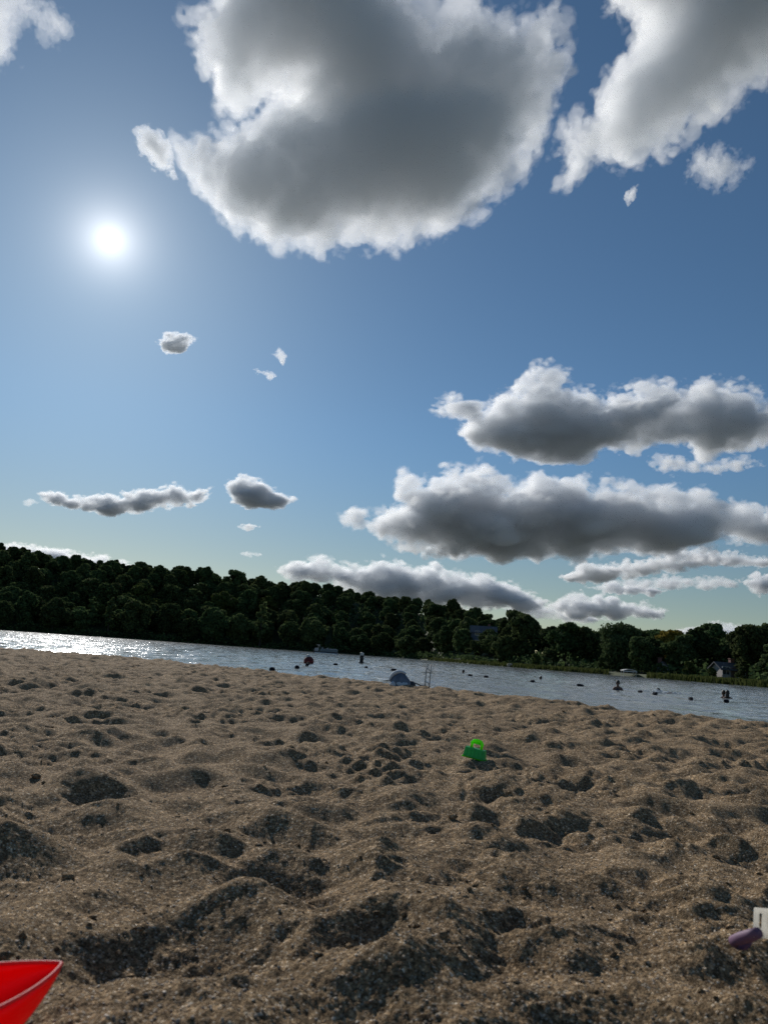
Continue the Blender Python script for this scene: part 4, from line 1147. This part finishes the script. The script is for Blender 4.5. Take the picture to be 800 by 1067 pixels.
def dome(cx, cy, rx, ry, rz_, seed, zc=0.0, seg=40):
    bm = bmesh.new(); bmesh.ops.create_uvsphere(bm, u_segments=seg, v_segments=24, radius=1)
    for v in bm.verts:
        n = v.co.normalized(); a_ = math.atan2(n.y, n.x)
        k = 1 + .06 * math.sin(3 * a_ + seed) + .05 * math.sin(7 * a_ + 2 * seed + 3 * n.z) + .035 * math.sin(13 * a_ - seed + 5 * n.z)
        v.co = Vector((cx + n.x * rx * k, cy + n.y * ry * k, zc + max(n.z, -.25) * rz_ * (1 + .05 * math.sin(5 * n.x + seed))))
    return bm
obj_bm('towel', dome(0, 0, .165, .15, .19, 1.0), M_navy, o, smooth=True)
bm = bmesh.new()                                                        # sun rim painted as a pale tube top-left; pale band at the foot
for (a0, a1, tilt, rr_, th_) in ((2.2, 1.15, 0, .197, .016),):
    pts = [Vector((.172 * math.cos(t) * 1.02, -.03, .195 * math.sin(t) + .012)) for t in np.linspace(3.0, 1.0, 16)]
    add_tube(bm, pts, [.010 + .022 * math.sin(PI * i / 15) for i in range(16)], 8)
obj_bm('sun_rim', bm, M_pale, o, smooth=True)
obj_bm('folded_cloth', dome(-.01, -.07, .15, .10, .075, 2.7), M_pale, o, smooth=True)
p2 = crest_point(429.5) - Vector((0, .12, 0)); o2 = obj_bm('bag', dome(0, 0, .075, .07, .085, 4.1, 0.0, 30), M_dark, None, tuple(p2 - Vector((0, 0, .01))), smooth=True); tag(o2, 'small dark lumpy bag slumped beside the towel bundle', 'bag')
bm = bmesh.new(); add_tube(bm, [(.05, 0, .055), (.10, -.01, .04), (.16, .01, .018), (.23, 0, .012)], .010, 6); obj_bm('strap', bm, M_dark, o2, smooth=True)

pl = crest_point(444.3); pr = at_depth(448.6, hor(448.6), pl.y); pr.z = sand_at(pr.x, pr.y); print('crest', pl, p)
dpx = pl.y / F_PX
o = empty('post_frame', pl); tag(o, 'thin two-post frame with low rungs standing on the crest of the sand', 'frame')
M_post = mat_plain('frame_metal', (0.16, 0.17, 0.18), 0.5, metal=0.4)
lx = (pr - pl)
for base, top, nm in ((Vector((0, 0, -.08)), Vector((.006, 0, 19.5 * dpx)), 'post'), (lx + Vector((0, 0, -.08)), lx + Vector((.012, 0, 23.5 * dpx)), 'post')):
    bm = bmesh.new(); add_cyl(bm, base, top, .0085, .0075, 10); obj_bm(nm, bm, M_post, o, smooth=True)
for zr in (4.2, 17.5):
    bm = bmesh.new(); add_cyl(bm, Vector((0, 0, zr * dpx)), lx + Vector((0, 0, zr * dpx)), .006, seg=8); obj_bm('rung', bm, M_post, o)

# ------------------------------------------------------------------ toys in the sand
def plastic(name, col, trans=0.35, rough=0.35):
    m = mat_plain(name, col, rough, trans=trans); m.node_tree.nodes['Principled BSDF'].inputs['Specular IOR Level'].default_value = 0.5
    return m


M_green_shade = plastic('green_plastic_shaded', (0.06, 0.48, 0.16), 0.50); M_green_lit = plastic('green_plastic_lit', (0.26, 0.85, 0.06), 0.75); M_redp = plastic('red_plastic', (0.85, 0.006, 0.012), 0.70, 0.3)  # mould's plastic twice: backlight put into the lime tone, shade into the green
M_purple = plastic('purple_plastic', (0.24, 0.13, 0.21), 0.25, 0.65); M_ivory = plastic('ivory_plastic', (0.92, 0.89, 0.82), 0.75)

# green mould: hollow block with flared rim, seen from its long side, arched handle on top
p = on_sand(494, 789.0); k = p.y / F_PX
o = empty('sand_mould', p - Vector((0, 0, .006)), math.radians(-16)); o.rotation_euler = (0, math.radians(9), math.radians(-16)); tag(o, 'bright green plastic sand mould with an arched handle on top', 'sand toy')
bm = bmesh.new(); Wm, Dm, Hm = 22.5 * k, 13 * k, 10.0 * k
bot = [(-Wm / 2, -Dm / 2, 0), (Wm / 2, -Dm / 2, 0), (Wm / 2, Dm / 2, 0), (-Wm / 2, Dm / 2, 0)]
topv = [(x * .88 - .002, y * .80, Hm) for x, y, z in bot]
vb = [bm.verts.new(c) for c in bot]; vt = [bm.verts.new(c) for c in topv]
bm.faces.new(vb[::-1]); bm.faces.new(vt)
for i in range(4): bm.faces.new((vb[i], vb[(i + 1) % 4], vt[(i + 1) % 4], vt[i]))
for kx in range(5): add_box(bm, ((kx - 2) * Wm * .17, -Dm * .455, Hm * .5), (.0025, .003, Hm * .8))
body = obj_bm('body', bm, M_green_shade, o, bevel=.003)
bm = bmesh.new(); add_box(bm, (0, 0, .004), (Wm * 1.07, Dm * 1.12, .006)); obj_bm('rim', bm, M_green_lit, o, bevel=.002)  # lit tone here stands for the sunlit end face
bm = bmesh.new(); hw = 5.0 * k; hh_ = 7.4 * k
pts = [(-hw, 0, Hm - .002), (-hw, 0, Hm + hh_ * .62), (-hw * .72, 0, Hm + hh_ * .92), (0, 0, Hm + hh_), (hw * .72, 0, Hm + hh_ * .92), (hw, 0, Hm + hh_ * .62), (hw, 0, Hm - .002)]
add_tube(bm, pts, 1.9 * k, 10); add_box(bm, (0, 0, Hm + hh_ * .72), (hw * 1.5, 1.4 * k, .012)); obj_bm('handle', bm, M_green_lit, o, smooth=True)

# white slotted rake head on a purple handle, cut by the right edge
ha = on_sand(763, 988); hb_ = on_plane(786, 973, ha.z + 0.040); 
o = empty('toy_rake', (ha.x, ha.y, ha.z)); tag(o, 'toy sand sieve scoop with a white slotted head and purple handle at the right edge', 'sand toy')
base = Vector((ha.x, ha.y, ha.z))
h0 = Vector((0, 0, .010)); h1 = Vector(hb_) - base
bm = bmesh.new(); dirh = (h1 - h0)
add_tube(bm, [h0 - dirh * .02, h0 + dirh * .03, h0 + dirh * .4, h0 + dirh * .8, h0 + dirh * 1.15], [.004, .0095, .0105, .0095, .008], 14); obj_bm('handle', bm, M_purple, o, smooth=True)
bm = bmesh.new(); add_tube(bm, [h0 + Vector((.006, -.004, -.005)), h0 + dirh * .30 + Vector((.005, -.004, -.006)), h0 + dirh * .62 + Vector((.003, -.002, -.005))], [.006, .009, .006], 12); obj_bm('underside_shade', bm, plastic('handle_shade_plastic', (0.10, 0.06, 0.16), 0.1), o, smooth=True)  # dark tube standing in for the shaded underside of the handle
# head: plate with four slots, tipped towards the camera
ex = (Vector((1, 0, -.10))).normalized(); ez = Vector((0.0, .45, 1)).normalized(); ex = (ex - ez * ex.dot(ez)).normalized(); en = ex.cross(ez)
kk = ha.y / F_PX
org = h1 + ez * .004 - ex * .006
bm = bmesh.new(); Wp, Hp = .092, .045
xs = [0, .0085]; nsl = 5
for i in range(nsl): xs += [xs[-1] + .0055, xs[-1] + .0055 + .0098]
zs = [0, .015, Hp - .008, Hp]
def PT(x, z, d):
    sh_ = .012 * (z / Hp)
    return org + ex * (x + sh_) + ez * (z - .010) + en * d
for i in range(len(xs) - 1):
    for j in range(3):
        if j == 1 and i % 2 == 1: continue
        c = [PT(xs[i], zs[j], 0), PT(xs[i + 1], zs[j], 0), PT(xs[i + 1], zs[j + 1], 0), PT(xs[i], zs[j + 1], 0)]
        vs4 = [bm.verts.new(q) for q in c]; bm.faces.new(vs4)
bmesh.ops.remove_doubles(bm, verts=bm.verts, dist=1e-5)
r_ = bmesh.ops.extrude_face_region(bm, geom=bm.faces[:]); bmesh.ops.translate(bm, vec=en * .006, verts=[v for v in r_['geom'] if isinstance(v, bmesh.types.BMVert)])
obj_bm('head', bm, M_ivory, o, bevel=.0016)

# red scoop in the lower left corner: a boat-shaped shell with a pointed lip
tip = on_plane(65, 1003, 0.085); fl = on_plane(-40, 1006, 0.085); nl = on_plane(-40, 1062, 0.085)
o = empty('toy_scoop', (tip.x, tip.y, 0.0)); tag(o, 'red plastic scoop with a pointed lip in the lower left corner', 'sand toy')
T = Vector((0, 0, .085)); FL = fl - tip + T; NL = nl - tip + T
cdir = ((FL + NL) / 2 - T); Ln = .26; ax = Vector((cdir.x, cdir.y, 0)).normalized(); ay = Vector((-ax.y, ax.x, 0))
half = (FL - NL).length / 2; tl = cdir.length


def wid(t): return half * 1.08 * math.sin(min(1, t / (tl * 1.5)) ** .80 * PI / 2) if t < tl * 1.5 else half * 1.08
NT, NS = 40, 24
def shell(off):
    rows = []
    for i in range(NT + 1):
        t = Ln * (i / NT) ** 1.4; wd_ = max(wid(t) - off, .0006); dep_ = max((.006 + .072 * math.sin(min(1, t / .13) * PI / 2)) - off, .002)
        zr = .085 - .010 * math.sin(PI * min(1, t / .2)) * 0
        row = []
        for j in range(NS + 1):
            a_ = PI * j / NS
            row.append(ax * (t + (off if i == 0 else 0)) + ay * (wd_ * math.copysign(abs(math.cos(a_)) ** .8, math.cos(a_))) + Vector((0, 0, zr - dep_ * math.sin(a_) ** .75)))
        rows.append(row)
    return rows
bm = bmesh.new(); O_ = [[bm.verts.new(q) for q in r] for r in shell(0)]; I_ = [[bm.verts.new(q) for q in r] for r in shell(.003)]
for i in range(NT):
    for j in range(NS):
        bm.faces.new((O_[i][j], O_[i][j + 1], O_[i + 1][j + 1], O_[i + 1][j])); bm.faces.new((I_[i][j], I_[i + 1][j], I_[i + 1][j + 1], I_[i][j + 1]))
    for j in (0, NS): bm.faces.new((O_[i][j], O_[i + 1][j], I_[i + 1][j], I_[i][j]))
for i in (0, NT):
    for j in range(NS): bm.faces.new((O_[i][j], I_[i][j], I_[i][j + 1], O_[i][j + 1]))
obj_bm('shell', bm, M_redp, o, smooth=True)
rim = [shell(.0015)[i][0] for i in range(NT, -1, -1)] + [shell(.0015)[i][NS] for i in range(1, NT + 1)]
bm = bmesh.new(); add_tube(bm, rim, .0024, 8); obj_bm('lip', bm, plastic('lit_lip_plastic', (0.85, 0.10, 0.10), 0.6, 0.45), o, smooth=True)  # pinker than the shell: light on the edge put into its colour
bm = bmesh.new(); e0 = ax * Ln + Vector((0, 0, .075)); add_tube(bm, [e0 - ax * .01, e0 + ax * .06, e0 + ax * .14 + Vector((0, 0, -.01))], [.016, .013, .014], 12); obj_bm('handle', bm, M_redp, o, smooth=True)
